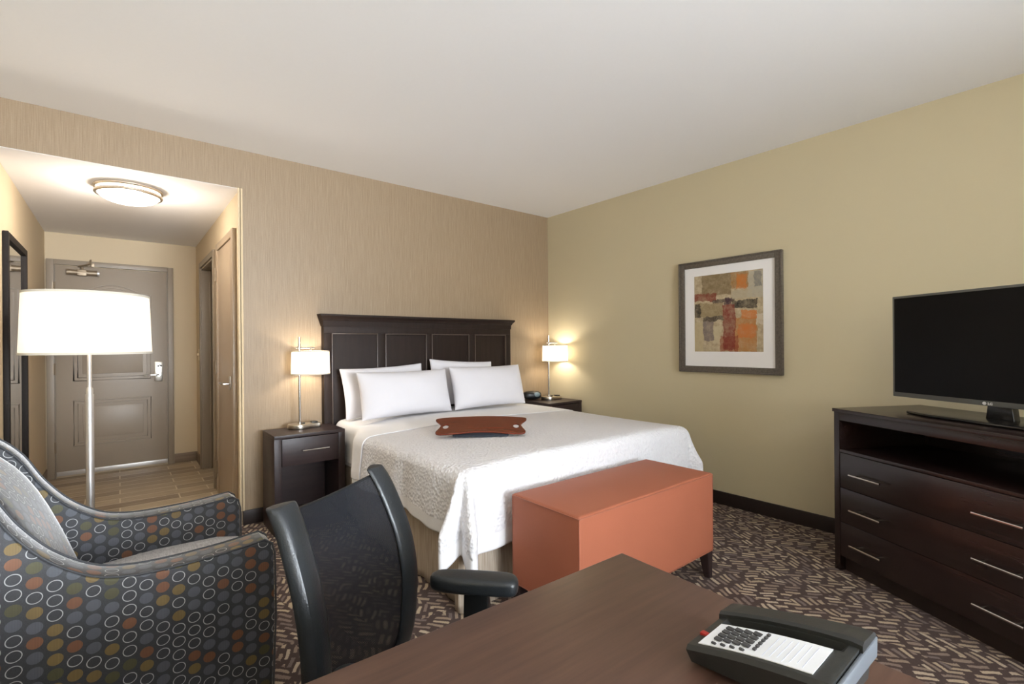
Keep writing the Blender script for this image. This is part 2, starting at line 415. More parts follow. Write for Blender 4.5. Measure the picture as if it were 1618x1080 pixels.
def add_tube(bm, pts, r, n=10, closed=False, cap=True):
    t = bmesh.new(); pts = [Vector(p) for p in pts]; rings = []; up = None
    N = len(pts)
    for i, p in enumerate(pts):
        a = pts[(i-1) % N] if (closed or i > 0) else p
        b = pts[(i+1) % N] if (closed or i < N-1) else p
        d = (b-a).normalized()
        if up is None:
            up = Vector((0, 0, 1)) if abs(d.z) < 0.9 else Vector((1, 0, 0))
        up = (up - d*up.dot(d)).normalized(); s = d.cross(up)
        rr = r[i] if isinstance(r, (list, tuple)) else r
        rings.append([t.verts.new(p + (up*math.cos(2*PI*k/n) + s*math.sin(2*PI*k/n))*rr) for k in range(n)])
    M_ = N if closed else N-1
    for i in range(M_):
        a, b = rings[i], rings[(i+1) % N]
        for k in range(n): t.faces.new((a[k], a[(k+1) % n], b[(k+1) % n], b[k]))
    if cap and not closed:
        t.faces.new(rings[0]); t.faces.new(rings[-1])
    bmesh.ops.recalc_face_normals(t, faces=t.faces[:])
    merge(bm, t)
def add_prism(bm, poly, a0, a1, plane='XZ', bev=0.0, seg=2, mat=None):
    """closed polygon in a plane, extruded along the third axis"""
    t = bmesh.new()
    def P(u, v, a): return {'XZ': (u, a, v), 'XY': (u, v, a), 'YZ': (a, u, v)}[plane]
    A = [t.verts.new(P(u, v, a0)) for u, v in poly]; B = [t.verts.new(P(u, v, a1)) for u, v in poly]
    t.faces.new(A); t.faces.new(B[::-1]); n = len(poly)
    for i in range(n): t.faces.new((A[i], B[i], B[(i+1) % n], A[(i+1) % n]))
    bmesh.ops.recalc_face_normals(t, faces=t.faces[:])
    if bev > 0:
        es = [e for e in t.edges if abs(e.verts[0].co[{'XZ':1,'XY':2,'YZ':0}[plane]] - e.verts[1].co[{'XZ':1,'XY':2,'YZ':0}[plane]]) < 1e-7]
        bmesh.ops.bevel(t, geom=es, offset=bev, segments=seg, profile=0.5, affect='EDGES')
    if mat: t.transform(mat)
    merge(bm, t)
def box_uv(me):
    uvl = me.uv_layers.new(name='UVMap')
    for p in me.polygons:
        n = p.normal; ax = max(range(3), key=lambda i: abs(n[i]))
        for li in p.loop_indices:
            c = me.vertices[me.loops[li].vertex_index].co
            uvl.data[li].uv = {0: (c.y+0.013, c.z), 1: (c.x, c.z), 2: (c.x, c.y+0.01)}[ax]
def obj(name, bm, m, parent=None, smooth=30, uv=False, subd=0):
    me = bpy.data.meshes.new(name); bm.to_mesh(me); bm.free()
    me.materials.append(m)
    if uv: box_uv(me)
    if smooth:
        for p in me.polygons: p.use_smooth = True
        try: me.set_sharp_from_angle(angle=math.radians(smooth))
        except Exception: pass
    o = bpy.data.objects.new(name, me); COL.objects.link(o)
    if parent: o.parent = parent
    if subd:
        sm = o.modifiers.new('sub', 'SUBSURF'); sm.levels = subd; sm.render_levels = subd
    return o
def struct(name, bm, m, parent=None, smooth=30):
    o = obj(name, bm, m, parent, smooth)
    if not parent: o['kind'] = 'structure'
    return o
def thing(name, label, cat, loc=(0, 0, 0), rotz=0, group=None):
    o = bpy.data.objects.new(name, None); COL.objects.link(o); o.empty_display_size = 0.1
    o.location = loc; o.rotation_euler = (0, 0, rotz); o['label'] = label; o['category'] = cat
    if group: o['group'] = group
    return o
def tag(o, label, cat, group=None):
    o['label'] = label; o['category'] = cat
    if group: o['group'] = group
    return o
def boxobj(name, b, m, parent=None, bev=0.0, **kw):
    bm = bm_new(); add_box(bm, *b, bev); return obj(name, bm, m, parent, **kw)
def curve_plate(outlines, thick, bev=0.0):
    """flat plate with holes -> bmesh (centred on z=0)"""
    cu = bpy.data.curves.new('plate', 'CURVE'); cu.dimensions = '2D'; cu.fill_mode = 'BOTH'; cu.extrude = thick/2-bev; cu.bevel_depth = bev; cu.bevel_resolution = 2
    for pts in outlines:
        sp = cu.splines.new('POLY'); sp.points.add(len(pts)-1); sp.use_cyclic_u = True
        for i, p in enumerate(pts): sp.points[i].co = (p[0], p[1], 0, 1)
    o = bpy.data.objects.new('plate', cu); COL.objects.link(o)
    me = bpy.data.meshes.new_from_object(o.evaluated_get(bpy.context.evaluated_depsgraph_get()))
    bm = bm_new(); bm.from_mesh(me)
    bpy.data.objects.remove(o); bpy.data.curves.remove(cu); bpy.data.meshes.remove(me)
    return bm
def text_bm(s, size, ext=0.0006):
    cu = bpy.data.curves.new('text', 'FONT'); cu.body = s; cu.size = size; cu.extrude = ext; cu.align_x = 'LEFT'; cu.offset = size*0.02
    o = bpy.data.objects.new('text', cu); COL.objects.link(o)
    me = bpy.data.meshes.new_from_object(o.evaluated_get(bpy.context.evaluated_depsgraph_get()))
    bm = bm_new(); bm.from_mesh(me)
    bpy.data.objects.remove(o); bpy.data.curves.remove(cu); bpy.data.meshes.remove(me)
    return bm
def smoothpts(pts, k=6):
    """Catmull-Rom through open points"""
    out = []; n = len(pts)
    for i in range(n-1):
        p0 = pts[max(i-1, 0)]; p1 = pts[i]; p2 = pts[i+1]; p3 = pts[min(i+2, n-1)]
        for j in range(k):
            t = j/k
            out.append(tuple(0.5*((2*b)+(-a+c)*t+(2*a-5*b+4*c-d)*t*t+(-a+3*b-3*c+d)*t**3) for a, b, c, d in zip(p0, p1, p2, p3)))
    out.append(tuple(pts[-1])); return out

# ------------------------------------------------------------ room shell
T = 0.15
bm = bm_new(); add_box(bm, XL-T, XR+T, YF-T, YB, -0.1, 0.0); struct('floor', bm, M['carpet'])
bm = bm_new(); add_box(bm, XHL-T, XH+T+1.3, YB, YD+T, -0.1, 0.0); struct('floor', bm, M['tile'])
bm = bm_new(); add_box(bm, XL-T, XR+T, YF-T, YB+T, ZC, ZC+0.1); struct('ceiling', bm, M['ceiling'])
bm = bm_new(); add_box(bm, XHL-T, XH+1.45, YB+T, YD+T, ZH, ZH+0.1); add_box(bm, XHL, XH, YB+0.002, YB+T, ZH-0.002, ZH+0.01); struct('ceiling', bm, M['ceiling'])
bm = bm_new()   # wallpapered wall with the hall opening
add_box(bm, XH, XR+T, YB, YB+T, 0, ZC); add_box(bm, XL-T, XHL, YB, YB+T, 0, ZC); add_box(bm, XHL, XH, YB, YB+T, ZH, ZC)
struct('wall_back', bm, M['wallpaper'])
bm = bm_new(); add_box(bm, XR, XR+T, YF-T, YB, 0, ZC); struct('wall_right', bm, M['paint'])
bm = bm_new(); add_box(bm, XL-T, XL, YF-T, YB, 0, ZC); struct('wall_left', bm, M['paint'])
# front wall with a window (behind the camera)
bm = bm_new()
W1 = (-0.15, 1.95, 0.75, 2.3)
add_box(bm, XL, XR, YF-T, YF, 0, 0.75); add_box(bm, XL, XR, YF-T, YF, 2.3, ZC)
add_box(bm, XL, -0.15, YF-T, YF, 0.75, 2.3); add_box(bm, 1.95, XR, YF-T, YF, 0.75, 2.3)
struct('wall_front', bm, M['paint'])
a, b, c, d = W1
bm = bm_new()
add_box(bm, a, a+0.05, YF-0.12, YF-0.06, c, d); add_box(bm, b-0.05, b, YF-0.12, YF-0.06, c, d); add_box(bm, (a+b)/2-0.025, (a+b)/2+0.025, YF-0.12, YF-0.06, c, d)
add_box(bm, a, b, YF-0.12, YF-0.06, c, c+0.05); add_box(bm, a, b, YF-0.12, YF-0.06, d-0.05, d)
wo = struct('window_1', bm, M['taupe_frame'])
for x0_, x1_ in ((a+0.05, (a+b)/2-0.025), ((a+b)/2+0.025, b-0.05)):
    bm = bm_new(); add_box(bm, x0_, x1_, YF-0.095, YF-0.089, c+0.05, d-0.05); obj('window_pane', bm, M['pane'], wo)
# hall walls
bm = bm_new(); add_box(bm, XHL-T, XHL, YB+T, YD, 0, ZH); struct('wall_left', bm, M['hall_paint'])
bm = bm_new(); add_box(bm, XHL-T, XH+T, YD, YD+T, 0, ZH); struct('wall_end', bm, M['hall_paint'])
OY0, OY1, OZ = 5.02, 5.86, 2.06     # doorway opening in the hall's right wall
CY0, CY1 = 4.06, 4.70               # closet door slab
bm = bm_new()
add_box(bm, XH, XH+T, YB+T, OY0, 0, ZH); add_box(bm, XH, XH+T, OY1, YD, 0, ZH); add_box(bm, XH, XH+T, OY0, OY1, OZ, ZH)
add_box(bm, XH-0.001, XH, YB+0.001, YB+T, 0, ZH)
struct('wall_right', bm, M['hall_paint'])
# small room seen through the doorway
bm = bm_new(); add_box(bm, XH+1.3, XH+1.45, YB+T, YD+T, 0, ZH); add_box(bm, XH+T, XH+1.3, YD, YD+T, 0, ZH); struct('wall_bathroom', bm, M['hall_paint'])
# metal corner guard at the hall opening
bm = bm_new(); add_box(bm, XH-0.018, XH+0.012, YB-0.004, YB, 0.1, ZH-0.0); add_box(bm, XH-0.005, XH-0.001, YB-0.004, YB+0.03, 0.1, ZH)
struct('trim_1', bm, orange_peel('corner_bead_paint', (206, 184, 150)))

# baseboards
bm = bm_new(); add_box(bm, XH, XR, YB-0.014, YB, 0, 0.10, 0.003); struct('baseboard_back', bm, M['dark_base'])
bm = bm_new(); add_box(bm, XR-0.014, XR, YF, YB, 0, 0.10, 0.003); struct('baseboard_right', bm, M['dark_base'])
bm = bm_new(); add_box(bm, XL, XL+0.014, YF, YB, 0, 0.10, 0.003); struct('baseboard_left', bm, M['dark_base'])
bm = bm_new(); add_box(bm, XL, XHL, YB-0.014, YB, 0, 0.10, 0.003); struct('baseboard_back', bm, M['dark_base'])
bm = bm_new(); add_box(bm, 0.46, XH, YD-0.012, YD, 0, 0.10, 0.002); struct('baseboard_end', bm, M['tile_base'])
bm = bm_new(); add_box(bm, XH-0.012, XH, OY1+0.05, YD-0.012, 0, 0.10, 0.002); add_box(bm, XH-0.012, XH, 4.775, OY0-0.05, 0, 0.10, 0.002); add_box(bm, XH-0.012, XH, YB, 3.985, 0, 0.10, 0.002)
struct('baseboard_hall', bm, M['tile_base'])
bm = bm_new(); add_box(bm, XHL, XHL+0.012, YB, YD, 0, 0.10, 0.002); struct('baseboard_hall', bm, M['tile_base'])

# ------------------------------------------------------------ entry door (door_1)
DX0, DX1, DZ = -0.478, 0.408, 2.055
door = bpy.data.objects.new('door_1', None); COL.objects.link(door); door.location = (0, YD, 0); door['kind'] = 'structure'
bm = bm_new()
add_box(bm, DX0-0.055, DX0, -0.03, 0, 0, DZ+0.05, 0.003); add_box(bm, DX1, DX1+0.05, -0.03, 0, 0, DZ+0.05, 0.003); add_box(bm, DX0, DX1, -0.03, 0, DZ, DZ+0.05, 0.003)
add_box(bm, DX0+0.001, DX0+0.006, -0.012, 0, 0, DZ); add_box(bm, DX1-0.006, DX1-0.001, -0.012, 0, 0, DZ)
obj('door_frame', bm, M['taupe_frame'], door)
bm = bm_new(); add_box(bm, DX0+0.008, DX1-0.008, -0.018, 0, 0.028, DZ-0.006, 0.002); obj('door_slab', bm, M['taupe'], door)
def panel(x0, x1, z0, z1, arch):
    pts = [(x0, z0), (x1, z0), (x1, z1)]
    if arch:
        n = 16
        for i in range(1, n):
            t = i/n; x = x1+(x0-x1)*t
            s = 0.5-0.5*math.cos(2*PI*t); pts.append((x, z1+arch*s))
    pts.append((x0, z1)); return pts
bm = bm_new()
for (z0, z1, ar) in ((0.93, 1.80, 0.085), (0.30, 0.735, 0)):
    for ins, r in ((0.0, 0.007), (0.030, 0.005)):
        p = panel(DX0+0.135+ins, DX1-0.15-ins, z0+ins, z1-ins, ar)
        add_tube(bm, [(x, -0.018, z) for x, z in p], r, 6, closed=True)
    add_prism(bm, panel(DX0+0.20, DX1-0.215, z0+0.065, z1-0.065, ar), -0.024, -0.018, 'XZ', 0.003)
obj('panel_moulding', bm, M['taupe'], door)
bm = bm_new(); add_box(bm, DX0+0.01, DX1-0.01, -0.028, -0.018, 0.022, 0.062, 0.002); obj('door_sweep', bm, M['alu'], door)
for z in (1.83, 1.05, 0.30):
    bm = bm_new(); add_lathe(bm, [(0, z-0.055), (0.007, z-0.055), (0.007, z+0.055), (0, z+0.055)], DX0+0.003, -0.034, 12); add_box(bm, DX0-0.012, DX0+0.012, -0.032, -0.03, z-0.05, z+0.05)
    obj('hinge', bm, M['dull_metal'], door)
# lockset
bm = bm_new(); add_box(bm, 0.290, 0.360, -0.034, -0.018, 0.895, 1.10, 0.006)
lk = obj('lock_plate', bm, M['nickel'], door)
bm = bm_new(); add_lathe(bm, [(0, 0), (0.018, 0), (0.018, 0.03), (0, 0.03)], mat=Matrix.Translation((0.325, -0.034, 0.965)) @ Matrix.Rotation(PI/2, 4, 'X'))
add_tube(bm, [(0.325, -0.075, 0.965), (0.30, -0.08, 0.966), (0.245, -0.078, 0.965), (0.20, -0.072, 0.960)], [0.010, 0.010, 0.009, 0.008], 10)
obj('lever_handle', bm, M['chrome'], lk)
bm = bm_new(); add_tube(bm, [(0.318, -0.04, 1.06), (0.335, -0.055, 1.063), (0.352, -0.05, 1.055)], 0.005, 8); add_lathe(bm, [(0, 0), (0.008, 0), (0.008, 0.008), (0, 0.008)], mat=Matrix.Translation((0.322, -0.034, 1.05)) @ Matrix.Rotation(PI/2, 4, 'X'))
obj('thumb_turn', bm, M['black'], lk)
# closer
bm = bm_new()
add_tube(bm, [(-0.385, -0.065, 1.985), (-0.165, -0.065, 1.985)], 0.026, 14)
add_box(bm, -0.31, -0.24, -0.09, -0.018, 1.955, 2.015, 0.006)
cl = obj('door_closer', bm, M['dull_metal'], door)
bm = bm_new(); add_tube(bm, [(-0.16, -0.065, 1.985), (-0.145, -0.065, 1.985)], 0.030, 14); obj('end_cap', bm, M['alu'], cl)
bm = bm_new()
add_tube(bm, [(-0.275, -0.065, 2.01), (-0.275, -0.065, 2.05)], 0.010, 8)
add_tube(bm, [(-0.30, -0.06, 2.045), (-0.22, -0.14, 2.06), (-0.215, -0.03, 2.085)], 0.008, 8)
add_tube(bm, [(-0.21, -0.05, 2.05), (-0.21, -0.05, 2.12)], 0.007, 8); add_box(bm, -0.24, -0.18, -0.05, -0.03, 2.05, 2.09, 0.003)
obj('closer_arm', bm, M['dull_metal'], cl)

# closet door (door_2) in the hall's right wall
d2 = bpy.data.objects.new('door_2', None); COL.objects.link(d2); d2.location = (XH, 0, 0); d2['kind'] = 'structure'
bm = bm_new()
add_box(bm, -0.028, 0, 3.985, CY0-0.002, 0, 2.115, 0.003); add_box(bm, -0.028, 0, CY1+0.002, 4.765, 0, 2.115, 0.003); add_box(bm, -0.028, 0, CY0-0.002, CY1+0.002, 2.06, 2.115, 0.003)
obj('door_frame', bm, M['closet_door'], d2)
bm = bm_new(); add_box(bm, -0.018, 0, CY0, CY1, 0.015, 2.056, 0.002); obj('door_slab', bm, M['closet_door'], d2)
for z in (1.86, 1.08, 0.24):
    bm = bm_new(); add_lathe(bm, [(0, z-0.055), (0.008, z-0.055), (0.008, z+0.055), (0, z+0.055)], -0.034, CY1+0.03, 12); add_box(bm, -0.031, -0.028, CY1+0.005, CY1+0.05, z-0.05, z+0.05)
    obj('hinge', bm, M['dull_metal'], d2)
bm = bm_new(); add_box(bm, -0.028, -0.018, 4.12, 4.17, 0.93, 1.03, 0.004)
lk = obj('lock_plate', bm, M['nickel'], d2)
bm = bm_new(); add_tube(bm, [(-0.02, 4.145, 0.975), (-0.065, 4.145, 0.975), (-0.07, 4.17, 0.975), (-0.07, 4.27, 0.972)], 0.010, 10); obj('lever_handle', bm, M['chrome'], lk)
# open doorway frame (door_3)
d3 = bpy.data.objects.new('door_3', None); COL.objects.link(d3); d3.location = (XH, 0, 0); d3['kind'] = 'structure'
bm = bm_new()
add_box(bm, -0.022, 0, OY1, OY1+0.055, 0, OZ+0.055, 0.004); add_box(bm, -0.022, 0, OY0-0.055, OY0, 0, OZ+0.055, 0.004); add_box(bm, -0.022, 0, OY0, OY1, OZ, OZ+0.055, 0.004)
add_box(bm, -0.01, T+0.01, OY1-0.02, OY1, 0, OZ, 0.002); add_box(bm, -0.01, T+0.01, OY0, OY0+0.02, 0, OZ, 0.002); add_box(bm, -0.01, T+0.01, OY0+0.02, OY1-0.02, OZ-0.02, OZ, 0.002)
add_box(bm, 0.06, 0.075, OY1-0.035, OY1-0.02, 0, OZ-0.02, 0.002)
fr = obj('door_frame', bm, M['taupe_frame'], d3)
bm = bm_new(); add_box(bm, 0.105, 0.125, OY1-0.022, OY1-0.0195, 0.97, 1.05); obj('strike_plate', bm, M['dull_metal'], d3)

# light switch
sw = thing('light_switch', 'cream light switch on the hall wall beside the open doorway', 'light switch', (XH, 6.12, 1.17))
boxobj('switch_plate', (-0.006, 0, -0.037, 0.037, -0.06, 0.06), M['switch'], sw, 0.002)
boxobj('toggle', (-0.02, -0.006, -0.006, 0.006, -0.010, 0.016), M['switch'], sw, 0.002)

# ------------------------------------------------------------ wall mirror
mr = thing('wall_mirror', 'tall wall mirror with a thin black frame on the hall wall', 'mirror', (XHL, 4.59, 0.42))
bm = bm_new(); y0, y1, z1 = -0.40, 0.395, 1.545; w_ = 0.045
add_box(bm, 0.001, 0.028, y0, y0+w_, 0, z1, 0.004); add_box(bm, 0.001, 0.028, y1-w_, y1, 0, z1, 0.004)
add_box(bm, 0.001, 0.028, y0+w_, y1-w_, 0, w_, 0.004); add_box(bm, 0.001, 0.028, y0+w_, y1-w_, z1-w_, z1, 0.004)
obj('frame', bm, M['mirror_frame'], mr)
boxobj('mirror_glass', (0.001, 0.012, y0+w_-0.003, y1-w_+0.003, w_-0.003, z1-w_+0.003), M['mirror'], mr)

# ------------------------------------------------------------ hall ceiling light
lt = thing('ceiling_light', 'round flush ceiling light with brushed rings and frosted dome', 'ceiling light', (0.062, 4.29, ZH))
def torus_pts(r, z, n=48): return [(r*math.cos(2*PI*i/n), r*math.sin(2*PI*i/n), z) for i in range(n)]
bm = bm_new(); add_tube(bm, torus_pts(0.184, -0.012), 0.0115, 10, closed=True); obj('upper_ring', bm, M['nickel'], lt)
bm = bm_new(); add_tube(bm, torus_pts(0.181, -0.048), 0.0115, 10, closed=True); obj('lower_ring', bm, M['nickel'], lt)
bm = bm_new()
prof = [(0.0, -0.001), (0.172, -0.001), (0.172, -0.048)] + [(0.172*math.cos(a*PI/2/10), -0.048-0.062*math.sin(a*PI/2/10)) for a in range(1, 10)] + [(0, -0.110)]
add_lathe(bm, prof, n=48); obj('dome', bm, M['dome'], lt, smooth=60)
bm = bm_new(); add_lathe(bm, [(0, -0.108), (0.006, -0.109), (0.006, -0.116), (0, -0.120)], n=12); obj('finial', bm, M['nickel'], lt)
point_light('lamp_glow', (0, 0, -0.26), 13.0, (1.0, 0.90, 0.79), 0.10, lt)

# ------------------------------------------------------------ framed picture
pc = thing('framed_picture', 'abstract print in rust and tan, white mat, grey-brown wooden frame', 'picture', (XR, 1.8215, 1.4635))
hw, hh, fw = 0.4015, 0.443, 0.05
bm = bm_new()
for (a0, a1, b0, b1) in ((-hw, -hw+fw, -hh, hh), (hw-fw, hw, -hh, hh), (-hw+fw, hw-fw, -hh, -hh+fw), (-hw+fw, hw-fw, hh-fw, hh)):
    add_box(bm, -0.030, -0.002, a0, a1, b0, b1, 0.004)
for (a0, a1, b0, b1) in ((-hw, -hw+0.012, -hh, hh), (hw-0.012, hw, -hh, hh), (-hw, hw, -hh, -hh+0.012), (-hw, hw, hh-0.012, hh)):
    add_box(bm, -0.036, -0.028, a0, a1, b0, b1, 0.003)
obj('picture_frame', bm, M['frame_wood'], pc)
boxobj('mat_board', (-0.018, -0.004, -hw+fw-0.002, hw-fw+0.002, -hh+fw-0.002, hh-fw+0.002), M['mat_board'], pc)
me = bpy.data.meshes.new('print')
A = 0.268; ZB, ZT = -0.278, 0.325
me.from_pydata([(-0.0195, A, ZB), (-0.0195, -A, ZB), (-0.0195, -A, ZT), (-0.0195, A, ZT)], [], [(0, 1, 2, 3)])
me.uv_layers.new(name='UVMap')
for i, u in enumerate([(0, 0), (1, 0), (1, 1), (0, 1)]): me.uv_layers[0].data[i].uv = u
me.materials.append(M['art']); po = bpy.data.objects.new('print', me); COL.objects.link(po); po.parent = pc

# ------------------------------------------------------------ headboard
hb = thing('headboard', 'dark wooden headboard with four recessed panels and moulded top', 'headboard', (2.130, YB, 0))
bm = bm_new(); add_box(bm, -0.917, 0.917, -0.050, -0.002, 0.25, 1.40, 0.002)
obj('back_board', bm, M['headboard_wood'], hb)
bm = bm_new()
pan = [(-0.857, -0.482), (-0.416, -0.031), (0.020, 0.418), (0.483, 0.858)]
xs = [-0.917] + [v for p in pan for v in p] + [0.917]
for i in range(0, len(xs), 2): add_box(bm, xs[i], xs[i+1], -0.062, -0.048, 0.25, 1.352, 0.001)
add_box(bm, -0.917, 0.917, -0.062, -0.048, 1.352, 1.405, 0.001)
obj('stiles_and_rail', bm, M['headboard_wood'], hb)
for a, b in pan:
    bm = bm_new()
    for (x0, x1, z0, z1) in ((a, a+0.008, 0.55, 1.352), (b-0.008, b, 0.55, 1.352), (a, b, 1.344, 1.352)):
        add_box(bm, x0, x1, -0.066, -0.05, z0, z1, 0.003)
    obj('panel_bead', bm, M['bead'], hb)
bm = bm_new()
prof = [(-0.002, 1.405), (-0.066, 1.405), (-0.068, 1.447), (-0.074, 1.45), (-0.078, 1.462), (-0.090, 1.475), (-0.097, 1.482), (-0.097, 1.497), (-0.002, 1.497)]
# cornice with returned ends
t = bmesh.new(); L = []; Rr = []
for y, z in prof:
    e = 0.917 + max(0, (-y-0.062))*0.9 if y < -0.01 else None
    L.append(z)
def ext(z): return 0.917 + {1.405: 0.004, 1.447: 0.006}.get(z, 0) + (0.012 if 1.449 < z < 1.455 else 0.016 if z == 1.462 else 0.026 if z == 1.475 else 0.032 if z >= 1.48 else 0)
A_ = [t.verts.new((-ext(z), y, z)) for y, z in prof]; B_ = [t.verts.new((ext(z), y, z)) for y, z in prof]
n = len(prof); t.faces.new(A_); t.faces.new(B_[::-1])
for i in range(n): t.faces.new((A_[i], B_[i], B_[(i+1) % n], A_[(i+1) % n]))
bmesh.ops.recalc_face_normals(t, faces=t.faces[:]); merge(bm, t)
obj('cornice', bm, M['headboard_wood'], hb, smooth=20)

# ------------------------------------------------------------ bed
BX0, BX1, BY0, BY1 = 1.235, 3.055, 1.885, 3.755
bed = thing('bed', 'king bed base and mattress with a pleated beige bed skirt', 'bed', (0, 0, 0))
bed.location = ((BX0+BX1)/2, BY1, 0)
def rel(o, p): o.location = -Vector(p.location) if False else (0, 0, 0)
# bed parts are modelled in world coordinates then shifted
def wobj(name, bm, m, parent, **kw):
    bm.transform(Matrix.Translation(-parent.location)); return obj(name, bm, m, parent, **kw)
bm = bm_new(); add_box(bm, BX0+0.09, BX1-0.04, BY0+0.04, BY1, 0.36, 0.63, 0.05, 4); wobj('mattress', bm, M['sheet'], bed)
# skirt: flat panels with corner pleats
bm = bm_new()
path = []
def addp(x, y): path.append((x + (0.05*min(1, max(0, (y-3.2)/0.15)) if x < 2 else 0), y))
N = 60
for i in range(N): addp(BX0+0.02 + 0.006*math.sin(i*1.7), BY1-(BY1-BY0-0.10)*i/N)
for p in ((BX0+0.018, BY0+0.085), (BX0+0.075, BY0+0.075), (BX0+0.07, BY0+0.055), (BX0-0.015, BY0+0.05), (BX0-0.022, BY0+0.01), (BX0-0.005, BY0-0.012), (BX0+0.05, BY0-0.012), (BX0+0.055, BY0+0.02), (BX0+0.075, BY0+0.018)): addp(*p)
for i in range(N): addp(BX0+0.08+(BX1-BX0-0.18)*i/N, BY0+0.004*math.sin(i*1.3))
addp(BX1, BY0); 
for i in range(N): addp(BX1-0.005, BY0+0.01+(BY1-BY0-0.01)*i/N)
t = bmesh.new(); zs = [0.008, 0.05, 0.056, 0.2, 0.42]
rows = [[t.verts.new((x, y, z)) for x, y in path] for z in zs]
for a, b in zip(rows, rows[1:]):
    for i in range(len(path)-1): t.faces.new((a[i], a[i+1], b[i+1], b[i]))
merge(bm, t)
sk = wobj('bed_skirt', bm, M['skirt'], bed)
md = sk.modifiers.new('thick', 'SOLIDIFY'); md.thickness = 0.004
bm = bm_new(); add_box(bm, BX0+0.10, BX1-0.06, BY0+0.10, BY1, 0.05, 0.36); wobj('box_spring', bm, M['skirt'], bed)

def ztop(x, y):
    u = (x-2.145)/0.95
    return 0.672 + 0.026*max(0, 1-u*u) + 0.004*math.sin(x*5.1+y*3.3)
def bedcloth(name, m, ya, yb, X0, X1, drops, thick, corner=True, dz=0.0, ins=0.0, wave=1.0, parent=None, label=None, cat=None):
    """cloth over the bed from ya (foot side) to yb (head side), hanging at left, foot, right"""
    bm = bm_new(); r = 0.07
    def XE(y): q = min(1, max(0, (y-3.08)/0.28)); return X0 + 0.098*q*q*(3-2*q)
    per = []   # (edge x, edge y, outward nx, ny, drop, out, s)
    dl, df, dr, dc = drops
    nl = 56
    for i in range(nl):
        y = yb + (ya+ (r if corner else 0)-yb)*i/(nl-1)
        per.append((XE(y), y, -1, 0, dl + 0.008*math.sin(y*7), 0.0, 'l'))
    if corner:
        nc = 28
        for i in range(1, nc):
            a = i/nc*PI/2
            cx, cy = X0+r, ya+r
            lobe = math.cos(4*a-PI*0.15)    # two hanging lobes
            k = math.sin(2*a)
            d = dl+(df-dl)*i/nc + dc*k**0.7 - 0.035*k*math.cos(8*a)
            per.append((cx-r*math.cos(a), cy-r*math.sin(a), -math.cos(a), -math.sin(a), d, k*(0.065-0.05*math.cos(8*a)), 'c'))
        nf = 70
        for i in range(nf):
            x = X0+r + (X1-X0-2*r)*i/(nf-1)
            per.append((x, ya, 0, -1, df+0.006*math.sin(x*9), 0.0, 'f'))
        for i in range(1, nc):
            a = i/nc*PI/2
            cx, cy = X1-r, ya+r; k = math.sin(2*a)
            d = df+(dr-df)*i/nc + dc*k**0.7
            per.append((cx+r*math.sin(a), cy-r*math.cos(a), math.sin(a), -math.cos(a), d, k*(0.04+0.03*math.cos(8*a-PI)), 'c'))
    else:
        nf = 70
        per.append(None)
        per.pop()
    ny0 = ya+r if corner else ya
    if corner:
        for i in range(nl):
            y = ny0 + (yb-ny0)*i/(nl-1)
            per.append((X1, y, 1, 0, dr+0.008*math.sin(y*6), 0.0, 'r'))
    # hanging strip
    def strip(per):
        K = 22; rows = []
        for j in range(K+1):
            f = j/K; row = []
            for idx, (x, y, nx, ny, d, o, s) in enumerate(per):
                h = f*d; rr = 0.055+ins
                if h < rr*PI/2:
                    a = h/rr; out = -rr + rr*math.sin(a) ; dn = rr-rr*math.cos(a)
                else:
                    out = 0.0; dn = rr + (h-rr*PI/2)
                g = min(1, max(0, (h-0.02)/0.25))
                w_ = {'l': 0.009*math.sin(y*13+1.2*math.sin(y*5))+0.006*math.sin(y*31), 'r': 0.009*math.sin(y*12), 'f': 0.007*math.sin(x*15)+0.004*math.sin(x*29), 'c': 0}[s]*wave
                flare = 0.02*g
                if s == 'l': q = min(1, max(0, (y-3.08)/0.28)); w_ *= 1-q; flare *= 1-q
                oo = out + g*(o*min(1.6, 0.3+h/0.22) + w_) + flare + ins
                zt = ztop(min(max(x, X0), X1), y)-0.001
                row.append(bm.verts.new((x+nx*oo, y+ny*oo, zt-dn+dz)))
            rows.append(row)
        for j, (a, b) in enumerate(zip(rows, rows[1:])):
            for i in range(len(per)-1): bm.faces.new((a[i], a[i+1], b[i+1], b[i])).material_index = 1 if (corner and j >= K-4) else 0
        return rows[0]
    if corner:
        first = strip(per)
        # top surface : rings shrinking to the spine
        cx = (X0+X1)/2
        prev = first; R_ = 16
        for j in range(1, R_+1):
            f = j/R_; row = []
            for v, p in zip(first, per):
                x, y = v.co.x, v.co.y
                ty = min(max(y, ya+0.9), yb) if p[6] != 'f' else ya+0.9
                if p[6] == 'c': ty = ya+0.9
                nx_ = x+(cx-x)*f; ny_ = y+(ty-y)*f
                row.append(bm.verts.new((nx_, ny_, ztop(nx_, ny_)+dz)))
            for i in range(len(per)-1): bm.faces.new((prev[i], prev[i+1], row[i+1], row[i]))
            prev = row
    else:
        left = [(XE(yb+(ya-yb)*i/23), yb+(ya-yb)*i/23, -1, 0, dl+0.006*math.sin(i), 0.0, 'l') for i in range(24)]
        right = [(X1, ya+(yb-ya)*i/23, 1, 0, dr, 0.0, 'r') for i in range(24)]
        a = strip(left); b = strip(right)
        prev = a; R_ = 40
        for j in range(1, R_+1):
            if j < R_:
                row = []
                for i in range(24):
                    p = a[i].co.lerp(b[23-i].co, j/R_)
                    row.append(bm.verts.new((p.x, p.y, ztop(p.x, p.y)+dz)))
            else: row = [b[23-i] for i in range(24)]
            for i in range(23): bm.faces.new((prev[i], prev[i+1], row[i+1], row[i]))
            prev = row
    bmesh.ops.remove_doubles(bm, verts=bm.verts[:], dist=0.0004)
